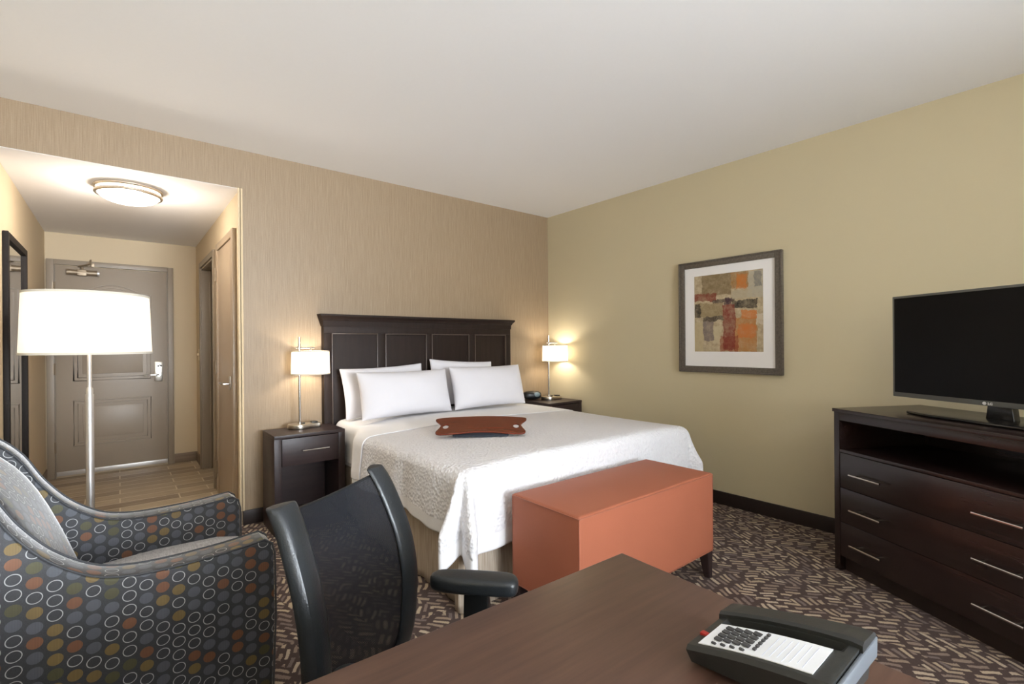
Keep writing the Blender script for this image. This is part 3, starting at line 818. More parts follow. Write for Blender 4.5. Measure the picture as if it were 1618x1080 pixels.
    bmesh.ops.recalc_face_normals(bm, faces=bm.faces[:])
    o = obj(name, bm, m, parent, smooth=0, subd=1)
    for p in o.data.polygons: p.use_smooth = True
    if corner: o.data.materials.append(M['sheet'])
    md = o.modifiers.new('thick', 'SOLIDIFY'); md.thickness = thick; md.offset = -1
    return o
cov = bedcloth('coverlet', M['coverlet'], 1.835, 3.72, 1.195, 3.115, (0.335, 0.42, 0.36, 0.05), 0.006)
tag(cov, 'white textured coverlet draped over the bed down to the skirt', 'bedspread')
sh = bedcloth('bed_sheet', M['sheet'], 2.95, 3.735, 1.195, 3.115, (0.31, 0.42, 0.33, 0.02), 0.0025, corner=False, dz=0.005, ins=0.006)
tag(sh, 'smooth white turned-down sheet band at the pillow end of the bed', 'sheet')

# ------------------------------------------------------------ pillows
def pillow(w_, h_, t_, seed):
    rnd = random.Random(seed); bm = bm_new(); N = 26; g = {}
    ph = [rnd.uniform(0, 6) for _ in range(6)]
    for side in (1, -1):
        for i in range(N+1):
            for j in range(N+1):
                u = -1+2*i/N; v = -1+2*j/N
                edge = max(abs(u), abs(v))
                x = w_/2*u*(1-0.05*(1-v*v)*0 - 0.045*(1-v*v)*abs(u)**3); z = h_/2*v*(1-0.07*(1-u*u)*abs(v)**3)
                th = t_/2*(max(0, 1-abs(u)**3.2)**0.6)*(max(0, 1-abs(v)**2.6)**0.62)
                th *= 1+0.08*math.sin(3*u+ph[0])*math.cos(2.5*v+ph[1])
                th += 0.004*math.sin(9*u+ph[2]+2*v)*(1-edge)
                if edge > 0.9999 and side == -1: g[(side, i, j)] = g[(1, i, j)]; continue
                g[(side, i, j)] = bm.verts.new((x, side*-th, z+h_/2))
        for i in range(N):
            for j in range(N):
                q = [g[(side, i, j)], g[(side, i+1, j)], g[(side, i+1, j+1)], g[(side, i, j+1)]]
                bm.faces.new(q if side == 1 else q[::-1])
    return bm
PG = 'pillows propped against the headboard'
def place_pillow(x, y, z, rz, tilt, w_, h_, t_, seed, label, roll=0):
    bm = pillow(w_, h_, t_, seed)
    o = obj('pillow', bm, M['pillow'], None, smooth=0, subd=1)
    for p in o.data.polygons: p.use_smooth = True
    o.location = (x, y, z); o.rotation_euler = Euler((-tilt, roll, rz), 'XYZ')
    tag(o, label, 'pillow', PG)
place_pillow(1.672, 3.60, 0.700, 0.02, 0.24, 0.73, 0.405, 0.11, 4, 'rear left white pillow against the headboard, mostly hidden behind another', -0.035)
place_pillow(2.395, 3.60, 0.712, -0.02, 0.24, 0.68, 0.42, 0.11, 5, 'rear right white pillow against the headboard, mostly hidden behind another', 0.06)
place_pillow(1.742, 3.39, 0.704, 0.03, 0.28, 0.80, 0.37, 0.20, 1, 'front left white pillow nearest the lamp with a metal pole', 0)
place_pillow(2.535, 3.39, 0.706, -0.02, 0.28, 0.78, 0.38, 0.20, 2, 'front right white pillow nearest the clock radio', 0.0)

# ------------------------------------------------------------ lap desk on the bed
lp = thing('lap_desk', 'rust-brown wooden lap desk with two handle holes and dark cushion, on bed', 'lap desk', (1.765, 2.48, 0.694), math.radians(-37))
out = []
def sm2(pts, k=5):
    n = len(pts); o = []
    for i in range(n):
        p0, p1, p2, p3 = pts[i-1], pts[i], pts[(i+1) % n], pts[(i+2) % n]
        for j in range(k):
            t = j/k; o.append(tuple(0.5*((2*b)+(-a+c)*t+(2*a-5*b+4*c-d)*t*t+(-a+3*b-3*c+d)*t**3) for a, b, c, d in zip(p0, p1, p2, p3)))
    return o
outline = sm2([(-0.29, 0.09), (-0.27, 0.12), (-0.15, 0.142), (0, 0.15), (0.15, 0.142), (0.27, 0.12), (0.29, 0.09), (0.262, 0.035), (0.250, 0.0), (0.256, -0.04), (0.272, -0.10), (0.255, -0.13), (0.20, -0.128), (0, -0.095), (-0.20, -0.128), (-0.255, -0.13), (-0.272, -0.10), (-0.256, -0.04), (-0.250, 0.0), (-0.262, 0.035)])
def ell(cx, cy, a, b, n=20): return [(cx+a*math.cos(2*PI*i/n), cy+b*math.sin(2*PI*i/n)) for i in range(n)]
bm = curve_plate([outline, ell(-0.220, -0.015, 0.021, 0.038), ell(0.220, -0.015, 0.021, 0.038)], 0.010, 0.003)
bm.transform(Matrix.Translation((0, 0, 0.049)) @ Matrix.Rotation(math.radians(13), 4, 'X'))
obj('tray_board', bm, M['tray_wood'], lp, smooth=40)
bm = bm_new()
poly = [(-0.115, 0.001), (0.125, 0.001), (0.135, 0.035), (0.13, 0.069), (-0.10, 0.019), (-0.118, 0.012)]
add_prism(bm, poly, -0.17, 0.17, 'YZ', 0.008, 3); obj('cushion', bm, M['foam'], lp)

# ------------------------------------------------------------ nightstands
def nightstand(loc, w_, h, d, label):
    t = thing('nightstand', label, 'nightstand', loc, 0, 'nightstands beside the bed')
    m = M['espresso_x']
    boxobj('top_panel', (-w_/2, w_/2, -d/2, d/2, h-0.022, h), m, t, 0.002)
    for s in (-1, 1): boxobj('side_panel', (s*w_/2-(0.045 if s > 0 else 0), s*w_/2+(0.045 if s < 0 else 0), -d/2+0.003, d/2, 0, h-0.022), M['espresso_y'], t, 0.002)
    boxobj('back_panel', (-w_/2+0.045, w_/2-0.045, d/2-0.02, d/2, 0.03, h-0.022), m, t)
    boxobj('shelf', (-w_/2+0.045, w_/2-0.045, -d/2+0.03, d/2-0.02, 0.07, 0.09), m, t)
    boxobj('apron', (-w_/2+0.045, w_/2-0.045, -d/2+0.008, -d/2+0.028, 0.0, 0.07), m, t)
    dr = boxobj('drawer', (-w_/2+0.048, w_/2-0.048, -d/2+0.002, -d/2+0.35, h-0.208, h-0.027), m, t, 0.0015)
    bm = bm_new(); zz = h-0.112; yy = -d/2-0.024
    add_tube(bm, [(-0.062, yy, zz), (0.115, yy, zz)], 0.005, 10)
    for x in (-0.035, 0.088): add_tube(bm, [(x, yy, zz), (x, -d/2+0.004, zz)], 0.0035, 8)
    obj('bar_handle', bm, M['chrome'], dr)
    return t
nightstand((1.017, 3.594, 0), 0.466, 0.661, 0.326, 'dark wooden nightstand left of the bed, with drawer and open shelf')
nightstand((3.385, 3.555, 0), 0.455, 0.690, 0.46, 'dark wooden nightstand in the room corner, half hidden behind the bed')

# ------------------------------------------------------------ table lamps
def table_lamp(loc, rot, label, sc=1.0):
    t = thing('table_lamp', label, 'lamp', loc, rot, 'bedside table lamps')
    # base: soft-cornered slab, wide disc lobe at left
    bm = bm_new()
    pts = []
    for i in range(25): a = PI/2+PI*i/24; pts.append((-0.005+0.075*math.cos(a), 0.075*math.sin(a)))
    for x, y in ((0.03, -0.070), (0.055, -0.052), (0.075, -0.045), (0.125, -0.045), (0.135, -0.035), (0.135, 0.035), (0.125, 0.045), (0.075, 0.045), (0.055, 0.052), (0.03, 0.070)): pts.append((x, y))
    add_prism(bm, pts, 0, 0.032, 'XY', 0.003); b = obj('base', bm, M['nickel'], t)
    boxobj('outlet', (0.078, 0.118, -0.028, 0.028, 0.032, 0.041), M['black'], b, 0.002)
    bm = bm_new(); add_lathe(bm, [(0, 0.032), (0.010, 0.032), (0.010, 0.04), (0, 0.04)], 0.02, -0.02, 12); obj('switch', bm, M['black'], b)
    bm = bm_new(); add_tube(bm, [(0, 0, 0.03), (0, 0, 0.655)], 0.0085, 12); add_lathe(bm, [(0, 0.03), (0.014, 0.03), (0.014, 0.045), (0, 0.045)]); obj('pole', bm, M['chrome'], t)
    bm = bm_new(); add_tube(bm, [(-0.025, 0, 0.578), (0.105, 0, 0.578)], 0.0055, 10); add_tube(bm, [(0.078, 0, 0.578), (0.078, 0, 0.50)], 0.006, 10); add_tube(bm, [(0, 0, 0.57), (0, 0, 0.588)], 0.012, 12)
    obj('arm', bm, M['chrome'], t)
    # shade
    cx = 0.078; r = 0.132; z0, z1 = 0.385, 0.555
    bm = bm_new(); add_lathe(bm, [(r, z0), (r*0.97, z1), (r*0.97-0.003, z1), (r-0.003, z0), (r, z0)], cx, -0.0, 40); s = obj('lamp_shade', bm, M['shade'], t, smooth=60)
    for z, rr in ((z0, r), (z1-0.008, r*0.97)):
        bm = bm_new(); add_lathe(bm, [(rr+0.0012, z), (rr+0.0012, z+0.008), (rr-0.004, z+0.008), (rr-0.004, z), (rr+0.0012, z)], cx, 0, 40)
        obj('shade_trim', bm, M['shade_trim'], s, smooth=60)
    point_light('lamp_bulb', (cx, 0, 0.475), 5.0, (1.0, 0.92, 0.79), 0.035, t)
    return t
table_lamp((1.008, 3.665, 0.662), 0.0, 'lit drum-shade table lamp with steel pole on the left nightstand')
table_lamp((3.405, 3.585, 0.691), math.radians(-10), 'lit drum-shade table lamp with steel pole by the room corner')

# ------------------------------------------------------------ clock radio
ck = thing('clock_radio', 'small black rounded clock radio on the corner nightstand', 'clock', (3.275, 3.70, 0.691), math.radians(-20))
bm = bm_new(); t = bmesh.new(); bmesh.ops.create_uvsphere(t, u_segments=28, v_segments=16, radius=1)
for v in t.verts:
    x, y, z = v.co; f = lambda a, p: math.copysign(abs(a)**p, a)
    v.co = Vector((f(x, 0.7)*0.098, f(y, 0.75)*0.055, f(z, 0.75)*0.043+0.044))
merge(bm, t); cb = obj('body', bm, M['black'], ck)
bm = bm_new(); t = bmesh.new(); bmesh.ops.create_uvsphere(t, u_segments=20, v_segments=12, radius=1)
for v in t.verts: v.co = Vector((v.co.x*0.034+0.035, v.co.y*0.010-0.050, v.co.z*0.024+0.052))
merge(bm, t); obj('display', bm, M['clock_face'], ck)

# ------------------------------------------------------------ floor lamp
fl = thing('floor_lamp', 'tall floor lamp with a wide white drum shade behind the armchair', 'lamp', (-0.107, 2.99, 0))
bm = bm_new(); add_lathe(bm, [(0, 0), (0.14, 0), (0.142, 0.012), (0.13, 0.022), (0.02, 0.03), (0.0, 0.03)], n=40); obj('base', bm, M['nickel'], fl)
bm = bm_new(); add_tube(bm, [(0, 0, 0.02), (0, 0, 1.035)], 0.0155, 16); obj('lower_pole', bm, M['satin'], fl)
bm = bm_new(); add_tube(bm, [(0, 0, 1.03), (0, 0, 1.47)], 0.0085, 12); add_lathe(bm, [(0.0, 1.035), (0.013, 1.035), (0.013, 1.06), (0.009, 1.068), (0, 1.068)], n=16); obj('upper_pole', bm, M['satin'], fl)
bm = bm_new(); z0, z1 = 1.221, 1.500; r0, r1 = 0.236, 0.226
add_lathe(bm, [(r0, z0), (r1, z1), (r1-0.003, z1), (r0-0.003, z0), (r0, z0)], n=56); s = obj('lamp_shade', bm, M['floor_shade'], fl, smooth=60)
for z, rr in ((z0, r0), (z1-0.010, r1)):
    bm = bm_new(); add_lathe(bm, [(rr+0.0015, z), (rr+0.0015, z+0.010), (rr-0.004, z+0.010), (rr-0.004, z), (rr+0.0015, z)], n=56)
    obj('shade_trim', bm, M['shade_trim'], s, smooth=60)
bm = bm_new()
for k in range(3): a = k*2*PI/3; add_tube(bm, [(0, 0, 1.47), (r1*math.cos(a), r1*math.sin(a), 1.48)], 0.002, 6)
obj('shade_spider', bm, M['chrome'], fl)
point_light('lamp_bulb', (0, 0, 1.36), 3.2, (1.0, 0.90, 0.78), 0.05, fl)

# ------------------------------------------------------------ armchair (faces +X)
ac = thing('armchair', 'grey upholstered armchair with oval and ring pattern, facing the desk chair', 'armchair', (0, 2.0, 0))
YN, YW = -0.325, 0.335            # outer faces of the near and far sides (local y)
top = smoothpts([(0.352, 0.640), (0.25, 0.629), (0.12, 0.624), (0.02, 0.629), (-0.06, 0.652), (-0.14, 0.712), (-0.205, 0.795), (-0.255, 0.885), (-0.31, 0.945), (-0.37, 0.972), (-0.45, 0.970), (-0.52, 0.945)], 5)
prof = [(0.372, 0.12), (0.382, 0.40), (0.380, 0.59), (0.374, 0.622)] + top + [(-0.56, 0.90), (-0.545, 0.5), (-0.50, 0.12)]
AW = 0.098
for nm, y0, y1 in (('near', YN, YN+AW), ('far', YW-AW, YW)):
    bm = bm_new(); add_prism(bm, prof, y0, y1, 'XZ', 0.008, 3)
    a = obj('side_frame', bm, M['dots'], ac, uv=True)
    line = [(0.374, 0.14), (0.384, 0.40), (0.382, 0.59), (0.374, 0.624)] + top
    for yy in (y0, y1):
        bm = bm_new(); add_tube(bm, [(x+0.001, yy+(0.003 if yy == y0 else -0.003), z+0.001) for x, z in line], 0.0030, 8); obj('piping', bm, M['piping'], a)
bm = bm_new(); add_prism(bm, smoothpts([(-0.36, 0.30), (-0.42, 0.62), (-0.44, 0.93), (-0.46, 0.965), (-0.50, 0.965)], 4)+[(-0.55, 0.93), (-0.54, 0.5), (-0.50, 0.12), (-0.36, 0.12)], YN+AW-0.004, YW-AW+0.004, 'XZ', 0.006); obj('back_frame', bm, M['dots'], ac, uv=True)
bm = bm_new(); add_box(bm, -0.40, 0.360, YN+AW-0.004, YW-AW+0.004, 0.14, 0.335, 0.01); obj('seat_base', bm, M['dots'], ac, uv=True)
def cushion(prof, y0, y1, m, name, bul=0.02):
    bm = bm_new(); t = bmesh.new(); K = 14; rings = []
    cxm = sum(p[0] for p in prof)/len(prof); czm = sum(p[1] for p in prof)/len(prof)
    for k in range(K+1):
        f = k/K; y = y0+(y1-y0)*f; e = 1-abs(2*f-1)**6; s = 0.86+0.14*e**0.6 if 0 < k < K else 0.80
        rings.append([t.verts.new((cxm+(x-cxm)*s, y, czm+(z-czm)*s)) for x, z in prof])
    n = len(prof)
    for a, b in zip(rings, rings[1:]):
        for i in range(n): t.faces.new((a[i], b[i], b[(i+1) % n], a[(i+1) % n]))
    t.faces.new(rings[0]); t.faces.new(rings[-1][::-1]); bmesh.ops.recalc_face_normals(t, faces=t.faces[:]); merge(bm, t)
    return obj(name, bm, m, ac, smooth=80, uv=True)
bp = [(-0.095, 0.49), (-0.110, 0.54), (-0.155, 0.67), (-0.205, 0.79), (-0.26, 0.88), (-0.325, 0.94), (-0.40, 0.95), (-0.445, 0.92), (-0.44, 0.80), (-0.41, 0.62), (-0.37, 0.45), (-0.25, 0.44), (-0.14, 0.45)]
cushion(smoothpts(bp, 2), YN+AW-0.002, YW-AW+0.002, M['dots'], 'back_cushion')
spr = [(0.396, 0.40), (0.400, 0.45), (0.375, 0.492), (0.30, 0.508), (0.10, 0.512), (-0.12, 0.498), (-0.30, 0.46), (-0.34, 0.42), (-0.32, 0.335), (0.36, 0.335), (0.385, 0.35)]
cushion(spr, YN+AW-0.002, YW-AW+0.002, M['seat_weave'], 'seat_cushion')
bm = bm_new(); add_tube(bm, [(0.392, YN+AW+0.01, 0.470), (0.398, 0, 0.476), (0.392, YW-AW-0.01, 0.470)], 0.004, 8); obj('piping', bm, M['piping'], ac)
for x in (0.33, -0.46):
    for y in (YN+0.04, YW-0.04):
        bm = bm_new(); add_lathe(bm, [(0, 0), (0.014, 0), (0.024, 0.15), (0, 0.15)], x, y, 16); obj('leg', bm, M['espresso_x'], ac)

# ------------------------------------------------------------ bench at the foot of the bed
bn = thing('bench', 'rust leather storage bench with dark tapered legs at the bed foot', 'bench', (1.9405, 1.538, 0))
bw, bd, z0, z1 = 0.521, 0.212, 0.142, 0.558
bm = bm_new(); add_box(bm, -bw, bw, -bd, bd, z0, z1, 0.014, 4)
for v in bm.verts:      # the padded body bulges slightly
    fx = 1-(v.co.x/bw)**2; fy = 1-(v.co.y/bd)**2
bmesh.ops.subdivide_edges(bm, edges=[e for e in bm.edges if e.calc_length() > 0.2], cuts=9, use_grid_fill=True)
for v in bm.verts:
    fx = max(0, 1-(v.co.x/bw)**2); fy = max(0, 1-(v.co.y/bd)**2); fz = max(0, 1-((v.co.z-0.35)/0.208)**2)
    if v.co.z > z1-0.002: v.co.z += 0.006*fx*fy
    if abs(v.co.y) > bd-0.002: v.co.y += math.copysign(0.005*fx*fz, v.co.y)
    if abs(v.co.x) > bw-0.002: v.co.x += math.copysign(0.005*fy*fz, v.co.x)
body = obj('upholstered_body', bm, M['bench'], bn)
bm = bm_new(); zz = z1-0.012
def rr_path(hx, hy, r, z, n=6):
    o = []
    for cx, cy, a0 in ((hx-r, hy-r, 0), (-hx+r, hy-r, PI/2), (-hx+r, -hy+r, PI), (hx-r, -hy+r, 1.5*PI)):
        for i in range(n+1): a = a0+PI/2*i/n; o.append((cx+r*math.cos(a), cy+r*math.sin(a), z))
    return o
add_tube(bm, rr_path(bw+0.001, bd+0.001, 0.012, zz+0.004), 0.0028, 6, closed=True)
add_tube(bm, rr_path(bw+0.001, bd+0.001, 0.012, z0+0.006), 0.0028, 6, closed=True)
for sx in (-1, 1):
    for sy in (-1, 1): add_tube(bm, [(sx*(bw-0.002), sy*(bd-0.002), z0+0.01), (sx*(bw-0.002), sy*(bd-0.002), zz)], 0.0025, 6)
obj('seam_piping', bm, M['bench_seam'], body)
for sx in (-1, 1):
    for sy in (-1, 1):
        bm = bm_new(); t = bmesh.new(); q = []
        cx, cy = sx*(bw-0.030), sy*(bd-0.030)
        for z, hs, ox in ((0.0, 0.016, 0.010), (z0+0.002, 0.028, 0.0)):
            q.append([t.verts.new((cx+sx*ox+a*hs, cy+sy*ox+b*hs, z)) for a, b in ((-1, -1), (1, -1), (1, 1), (-1, 1))])
        for i in range(4): t.faces.new((q[0][i], q[0][(i+1) % 4], q[1][(i+1) % 4], q[1][i]))
        t.faces.new(q[0][::-1]); t.faces.new(q[1]); bmesh.ops.bevel(t, geom=t.edges[:], offset=0.003, segments=2, affect='EDGES'); merge(bm, t)
        obj('leg', bm, M['espresso_y'], bn)

# ------------------------------------------------------------ dresser (local x runs along the front towards the camera, y into the depth)
DR = math.atan2(-0.876, -0.482)
# local x = (-.482,-.876); local y must be (.876,-.482)
ds = thing('dresser', 'dark wooden dresser with open niche and three drawers, under the television', 'dresser', (3.080, 0.950, 0), DR)
LW, LD, LH = 0.995, 0.585, 0.886
m = M['dresser_wood']
boxobj('top_panel', (-0.006, LW+0.006, -0.006, LD, LH-0.018, LH), m, ds, 0.002)
boxobj('side_panel', (0, 0.035, 0, LD, 0, LH-0.018), m, ds, 0.0015)
boxobj('side_panel', (LW-0.035, LW, 0, LD, 0, LH-0.018), m, ds, 0.0015)
boxobj('apron', (0.035, LW-0.035, 0, 0.03, LH-0.062, LH-0.018), m, ds, 0.001)
boxobj('niche_shelf', (0.035, LW-0.035, 0.001, LD-0.02, 0.650, 0.666), m, ds, 0.001)
bk = boxobj('back_panel', (0.035, LW-0.035, LD-0.02, LD, 0.08, LH-0.018), m, ds)
bm = bm_new(); add_lathe(bm, [(0, 0), (0.022, 0), (0.022, 0.004), (0, 0.004)], mat=Matrix.Translation((0.86, LD-0.02, 0.76)) @ Matrix.Rotation(PI/2, 4, 'X')); obj('cable_grommet', bm, M['black'], bk)
boxobj('plinth', (0.035, LW-0.035, 0.035, 0.055, 0, 0.082), M['dark_base'], ds)
for z0_, z1_ in ((0.459, 0.647), (0.272, 0.456), (0.084, 0.269)):
    dr = boxobj('drawer', (0.037, LW-0.037, 0.002, 0.50, z0_, z1_), m, ds, 0.0012)
    for cx in (0.206, 0.789):
        bm = bm_new(); zz = (z0_+z1_)/2-0.008; yy = -0.026
        add_tube(bm, [(cx-0.088, yy, zz), (cx+0.088, yy, zz)], 0.0052, 10)
        for x in (cx-0.06, cx+0.06): add_tube(bm, [(x, yy, zz), (x, 0.004, zz)], 0.0035, 8)
        obj('bar_handle', bm, M['chrome'], dr)

# ------------------------------------------------------------ television
tv = thing('television', 'black flat-screen television with grey bezel standing on the dresser', 'television', (ds.matrix_basis @ Vector((0.592, 0.27, LH))), DR)
hw = 0.485; z0, z1 = 0.071, 0.609
bm = bm_new(); add_box(bm, -hw, hw, 0, 0.03, z0, z1, 0.004); add_box(bm, -hw+0.12, hw-0.12, 0.03, 0.065, z0+0.05, z1-0.12, 0.02, 3); bz = obj('bezel', bm, M['bezel'], tv)
boxobj('screen', (-hw+0.012, hw-0.012, -0.0012, 0.004, z0+0.024, z1-0.012), M['screen'], tv)
bm = text_bm('LG', 0.016); bm.transform(Matrix.Translation((-0.036, -0.0012, z0+0.0055)) @ Matrix.Rotation(PI/2, 4, 'X')); lg = obj('brand_lettering', bm, M['white_ink'], bz, smooth=0)
bm = bm_new(); add_lathe(bm, [(0, 0), (0.0075, 0), (0.0075, 0.0012), (0, 0.0012)], n=20, mat=Matrix.Translation((-0.049, -0.0004, z0+0.011)) @ Matrix.Rotation(PI/2, 4, 'X')); obj('brand_roundel', bm, M['white_ink'], bz)
bm = bm_new(); add_prism(bm, [(-0.055, 0.012), (0.055, 0.012), (0.042, 0.11), (-0.042, 0.11)], 0.012, 0.05, 'XZ', 0.004); obj('neck', bm, M['black_gloss'], tv)
bm = bm_new(); add_prism(bm, [(-0.335, -0.09), (-0.20, -0.135), (0.20, -0.135), (0.335, -0.09), (0.33, 0.02), (0.22, 0.115), (-0.22, 0.115), (-0.33, 0.02)], 0.001, 0.014, 'XY', 0.005, 3)
obj('stand_base', bm, M['black_gloss'], tv)

# ------------------------------------------------------------ desk (camera side)
dk = thing('desk', 'walnut desk top in the foreground holding the telephone', 'desk', (0.914, 0.718, 0), math.radians(-1.6))
bm = bm_new(); add_box(bm, -1.75, 0, -0.66, 0, 0.728, 0.760, 0.003, 2); obj('desk_top', bm, M['desk_wood'], dk)
boxobj('modesty_panel', (-1.70, -0.06, -0.63, -0.61, 0.25, 0.728), M['espresso_x'], dk)
for x in (-1.70, -0.08):
    boxobj('leg_panel', (x, x+0.035, -0.62, -0.04, 0, 0.728), M['espresso_y'], dk, 0.002)

# ------------------------------------------------------------ telephone
ph = thing('telephone', 'black desk telephone with white keypad faceplate on the desk', 'telephone', (0.668, 0.405, 0.760), math.radians(-2))
# local: x across (0 near edge .. 0.152 far, handset side), y from 0 (low end) to -0.20 (raised end)
def zt(x, y): return 0.030 + 0.045*min(1, -y/0.19) + 0.012*(x/0.15)
Mx = 0.150; LY = -0.195
bm = bm_new(); t = bmesh.new()
ys = [0.0, -0.004, -0.012] + [-0.012-(0.171)*i/10 for i in range(1, 11)] + [-0.190, -0.195]
xs_ = [0.0, 0.005, 0.016, 0.078, 0.082, 0.098, 0.100, 0.145, 0.150]
def ph_z(x, y):
    z = zt(x, y) + 0.004*math.sin(PI*min(1, max(0, -y/0.195)))
    if x in (0.0,) : z -= 0.006
    if x in (0.150,): z -= 0.004
    if 0.081 < x < 0.099 and -0.178 < y < -0.02: z -= 0.018
    return z
grid = [[t.verts.new((x, y, ph_z(x, y))) for x in xs_] for y in ys]
low = []
for a, b in zip(grid, grid[1:]):
    for i in range(len(xs_)-1): t.faces.new((a[i], a[i+1], b[i+1], b[i]))
# underside, raised towards the far end on two feet
ring = grid[0] + [r[-1] for r in grid[1:]] + grid[-1][::-1][1:] + [r[0] for r in grid[::-1]][1:-1]
lowr = [t.verts.new((min(max(v.co.x, 0.010), 0.140), v.co.y*0.97-0.003, 0.003 + 0.022*min(1, max(0, -v.co.y/0.19)))) for v in ring]
n = len(ring)
for i in range(n): t.faces.new((ring[i], ring[(i+1) % n], lowr[(i+1) % n], lowr[i]))
t.faces.new(lowr); bmesh.ops.recalc_face_normals(t, faces=t.faces[:]); merge(bm, t)
body = obj('phone_body', bm, M['phone'], ph, smooth=35)
for x0_ in (0.012, 0.118):
    bm = bm_new(); add_box(bm, x0_, x0_+0.02, -0.18, -0.15, 0, 0.026); obj('foot', bm, M['black'], body)
# faceplate following the slope
def plate(x0, x1, y0, y1, lift, m, name, parent, n=8):
    t = bmesh.new(); rows = []
    for i in range(n+1):
        y = y0+(y1-y0)*i/n
        rows.append([t.verts.new((x, y, zt(x, y)+0.004*math.sin(PI*min(1, -y/0.195))+lift)) for x in (x0, x1)])
    for a, b in zip(rows, rows[1:]): t.faces.new((a[0], b[0], b[1], a[1]))
    r = bmesh.ops.extrude_face_region(t, geom=t.faces[:])
    for v in [g for g in r['geom'] if isinstance(g, bmesh.types.BMVert)]: v.co.z += 0.0012
    bmesh.ops.recalc_face_normals(t, faces=t.faces[:])
    b_ = bm_new(); merge(b_, t); return obj(name, b_, m, parent)
fp = plate(0.011, 0.077, -0.014, -0.172, 0.0002, M['paper'], 'faceplate', ph)
def key(x, y, sx, sy, m=None, h=0.0030):
    b_ = bm_new(); z = zt(x, y)+0.004*math.sin(PI*min(1, -y/0.195))+0.0012
    add_box(b_, x-sx/2, x+sx/2, y-sy/2, y+sy/2, z, z+h, 0.0006, 1)
    return obj('key', b_, m or M['key_grey'], ph)
for c in range(3):
    for r_ in range(4): key(0.064-r_*0.0115, -0.036-c*0.014, 0.0085, 0.011)
for r_ in range(4): key(0.064-r_*0.0115, -0.036-3*0.014, 0.0085, 0.011)
for c in range(4): key(0.0165, -0.036-c*0.014, 0.004, 0.007)
for r_ in range(6): key(0.068-r_*0.0085, -0.092, 0.0062, 0.0045)
for q_ in range(7): plate(0.016+0.003*(q_ % 3), 0.070, -0.106-0.0085*q_, -0.1072-0.0085*q_, 0.0006, M['ink_blue'], 'printed_line', fp, 2)
bm = bm_new(); z = zt(0.03, -0.012); add_box(bm, 0.036, 0.046, -0.013, -0.001, z-0.004, z+0.003, 0.002); obj('message_lamp', bm, M['red'], ph)
# handset along the far side
bm = bm_new(); t = bmesh.new(); rows = []
for i in range(15):
    y = 0.002+(LY-0.006)*i/14; f = abs(2*i/14-1)
    zc = zt(0.12, y)-0.002+0.004*math.sin(PI*i/14); wx = 0.021+0.004*f**3
    rows.append([t.verts.new((0.123+a*wx, y, zc+b*0.010)) for a, b in ((-1, -1), (-1, 0.6), (-0.8, 1), (0.7, 1), (1, 0.5), (1.1, -1))])
for a, b in zip(rows, rows[1:]):
    for i in range(6): t.faces.new((a[i], a[(i+1) % 6], b[(i+1) % 6], b[i]))
t.faces.new(rows[0]); t.faces.new(rows[-1]); bmesh.ops.recalc_face_normals(t, faces=t.faces[:]); merge(bm, t)
obj('handset', bm, M['phone'], ph, smooth=35)
# grey end trim on the raised end
bm = bm_new(); t = bmesh.new()
q = []
for x in (0.0, 0.05, 0.1, 0.15):
    z = zt(x, LY); q.append((x, z))
add_prism(bm, [(0.002, 0.050), (0.148, 0.056), (0.150, zt(0.15, LY)-0.004), (0.002, zt(0, LY)-0.004)], LY-0.006, LY-0.0005, 'XZ', 0.002)
obj('end_trim', bm, M['phone_side'], ph)

# ------------------------------------------------------------ office chair
E1 = math.atan2(0.547, 0.837)
oc = thing('office_chair', 'black mesh-back office chair with leather side rails, drawn up to the desk', 'office chair', (0.612, 1.050, 0), E1)
# local: x to the chair's left side, y backwards
bprof = smoothpts([(0.345, 0.212), (0.42, 0.194), (0.54, 0.188), (0.62, 0.195), (0.70, 0.213), (0.78, 0.243), (0.84, 0.270), (0.885, 0.298)], 5)   # z, y
def by(z):
    for (z0_, y0_), (z1_, y1_) in zip(bprof, bprof[1:]):
        if z <= z1_: return y0_+(y1_-y0_)*(z-z0_)/(z1_-z0_)
    return bprof[-1][1]
def halfw(z):
    t_ = (z-0.345)/0.54; return 0.214+0.016*math.sin(PI*min(1, max(0, t_)))
for s in (-1, 1):
    bm = bm_new(); t = bmesh.new(); rows = []
    for z, y in bprof:
        hw_ = halfw(z); k = min(1, (0.886-z)/0.03+0.35)
        sec = [(-0.052, 0.006), (-0.048, -0.002), (-0.010, -0.012*k), (0.014, -0.012*k), (0.026, 0.004), (0.024, 0.028), (0.004, 0.036), (-0.046, 0.014)]
        rows.append([t.verts.new((s*(hw_-0.018+a), y+b-0.010*0, z)) for a, b in sec])
    for a, b in zip(rows, rows[1:]):
        for i in range(8): t.faces.new((a[i], a[(i+1) % 8], b[(i+1) % 8], b[i]))
    t.faces.new(rows[0]); t.faces.new(rows[-1]); bmesh.ops.recalc_face_normals(t, faces=t.faces[:]); merge(bm, t)
    obj('back_rail', bm, M['chair_leather'], oc, smooth=50, subd=1)
bm = bm_new(); t = bmesh.new(); rows = []
for i in range(25):
    z = 0.365+(0.868-0.365)*i/24; rows.append([])
    for j in range(13):
        u = -1+2*j/12; rows[-1].append(t.verts.new((u*(halfw(z)-0.035), by(z)+0.006+0.030*(1-u*u)*0.9, z-0.018*(1-u*u)*(i/24)**6)))
for a, b in zip(rows, rows[1:]):
    for i in range(12): t.faces.new((a[i], a[i+1], b[i+1], b[i]))
merge(bm, t); mo = obj('mesh_back', bm, M['chair_mesh'], oc, smooth=60)
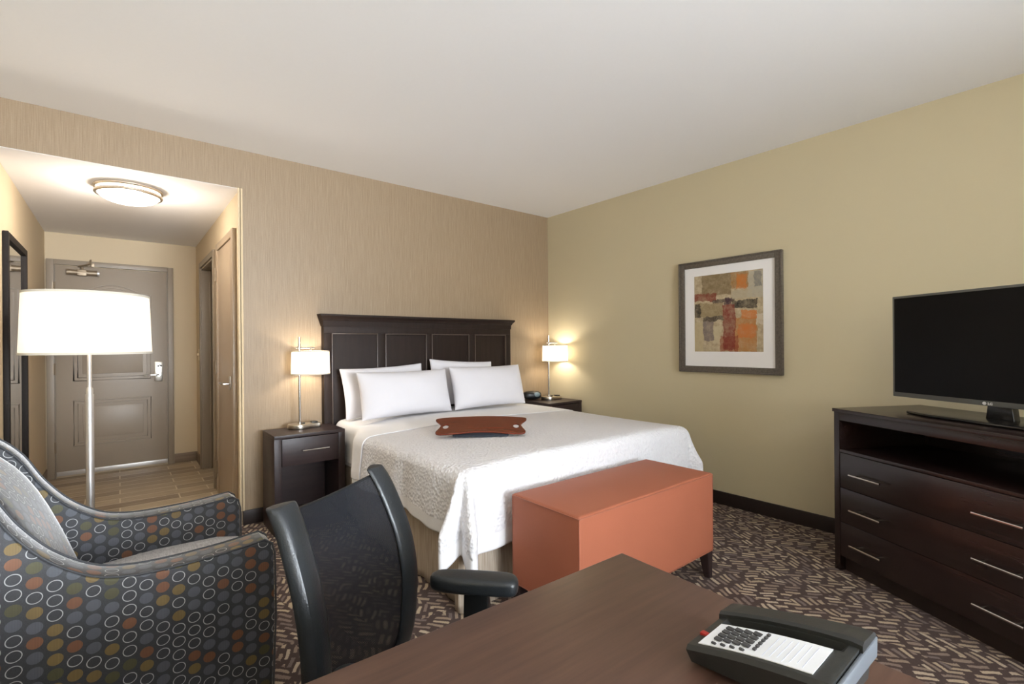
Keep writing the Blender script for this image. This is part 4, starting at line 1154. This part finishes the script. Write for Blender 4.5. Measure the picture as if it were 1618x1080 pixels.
for z_, r_ in ((0.866, 0.004), (0.36, 0.010)):
    bm = bm_new(); add_tube(bm, [(u*(halfw(z_)-0.03), by(z_)+0.008+0.028*(1-u*u), z_-(0.018*(1-u*u) if z_ > 0.8 else 0)) for u in [-1+0.1*k for k in range(21)]], r_, 8)
    obj('back_crossbar', bm, M['black'], oc)
# lumbar support bar behind, uprights to seat
bm = bm_new(); add_tube(bm, [(0, 0.25, 0.40), (0, 0.235, 0.375), (0, 0.16, 0.365), (0, -0.10, 0.375)], [0.03, 0.034, 0.03, 0.03], 12); obj('back_bracket', bm, M['black'], oc)
bm = bm_new(); add_box(bm, -0.225, 0.225, -0.40, 0.025, 0.395, 0.465, 0.032, 5)
obj('seat', bm, M['chair_leather'], oc)
CYS = -0.18
bm = bm_new(); add_lathe(bm, [(0, 0.10), (0.028, 0.10), (0.028, 0.30), (0.02, 0.30), (0.02, 0.40), (0, 0.40)], 0, CYS, n=20); obj('gas_column', bm, M['black'], oc)
for k in range(5):
    a = k*2*PI/5+0.3; c, s_ = math.cos(a), math.sin(a)
    bm = bm_new(); add_tube(bm, [(0.02*c, 0.02*s_+CYS, 0.11), (0.15*c, 0.15*s_+CYS, 0.10), (0.28*c, 0.28*s_+CYS, 0.07)], [0.022, 0.018, 0.013], 10); lg = obj('star_leg', bm, M['black'], oc)
    bm = bm_new()
    for q in (-1, 1): add_lathe(bm, [(0, -0.009), (0.026, -0.009), (0.028, 0), (0.026, 0.009), (0, 0.009)], n=20, mat=Matrix.Translation((0.28*c - q*0.014*s_, 0.28*s_+q*0.014*c+CYS, 0.028)) @ Matrix.Rotation(a, 4, 'Z') @ Matrix.Rotation(PI/2, 4, 'X'))
    add_tube(bm, [(0.28*c, 0.28*s_+CYS, 0.03), (0.28*c, 0.28*s_+CYS, 0.07)], 0.006, 8)
    obj('caster', bm, M['black_gloss'], lg)
for s in (-1, 1):
    bm = bm_new()
    add_prism(bm, [(-0.045, 0.37), (0.045, 0.37), (0.040, 0.525), (-0.035, 0.525)], s*0.262-0.012, s*0.262+0.014, 'YZ', 0.005)
    add_box(bm, min(s*0.12, s*0.27), max(s*0.12, s*0.27), -0.04, 0.04, 0.375, 0.40, 0.006)
    ar = obj('arm_post', bm, M['black'], oc)
    pts = sm2([(-0.036, -0.125), (0.0, -0.142), (0.036, -0.12), (0.044, -0.05), (0.044, 0.03), (0.036, 0.10), (0.010, 0.125), (-0.02, 0.115), (-0.036, 0.06), (-0.04, -0.03)], 4)
    bm = bm_new(); add_prism(bm, pts, 0.520, 0.567, 'XY', 0.016, 4, mat=Matrix.Translation((s*0.243, 0.012, 0)) @ Matrix.Rotation(math.radians(10*s), 4, 'Z'))
    obj('arm_pad', bm, M['chair_leather'], ar)
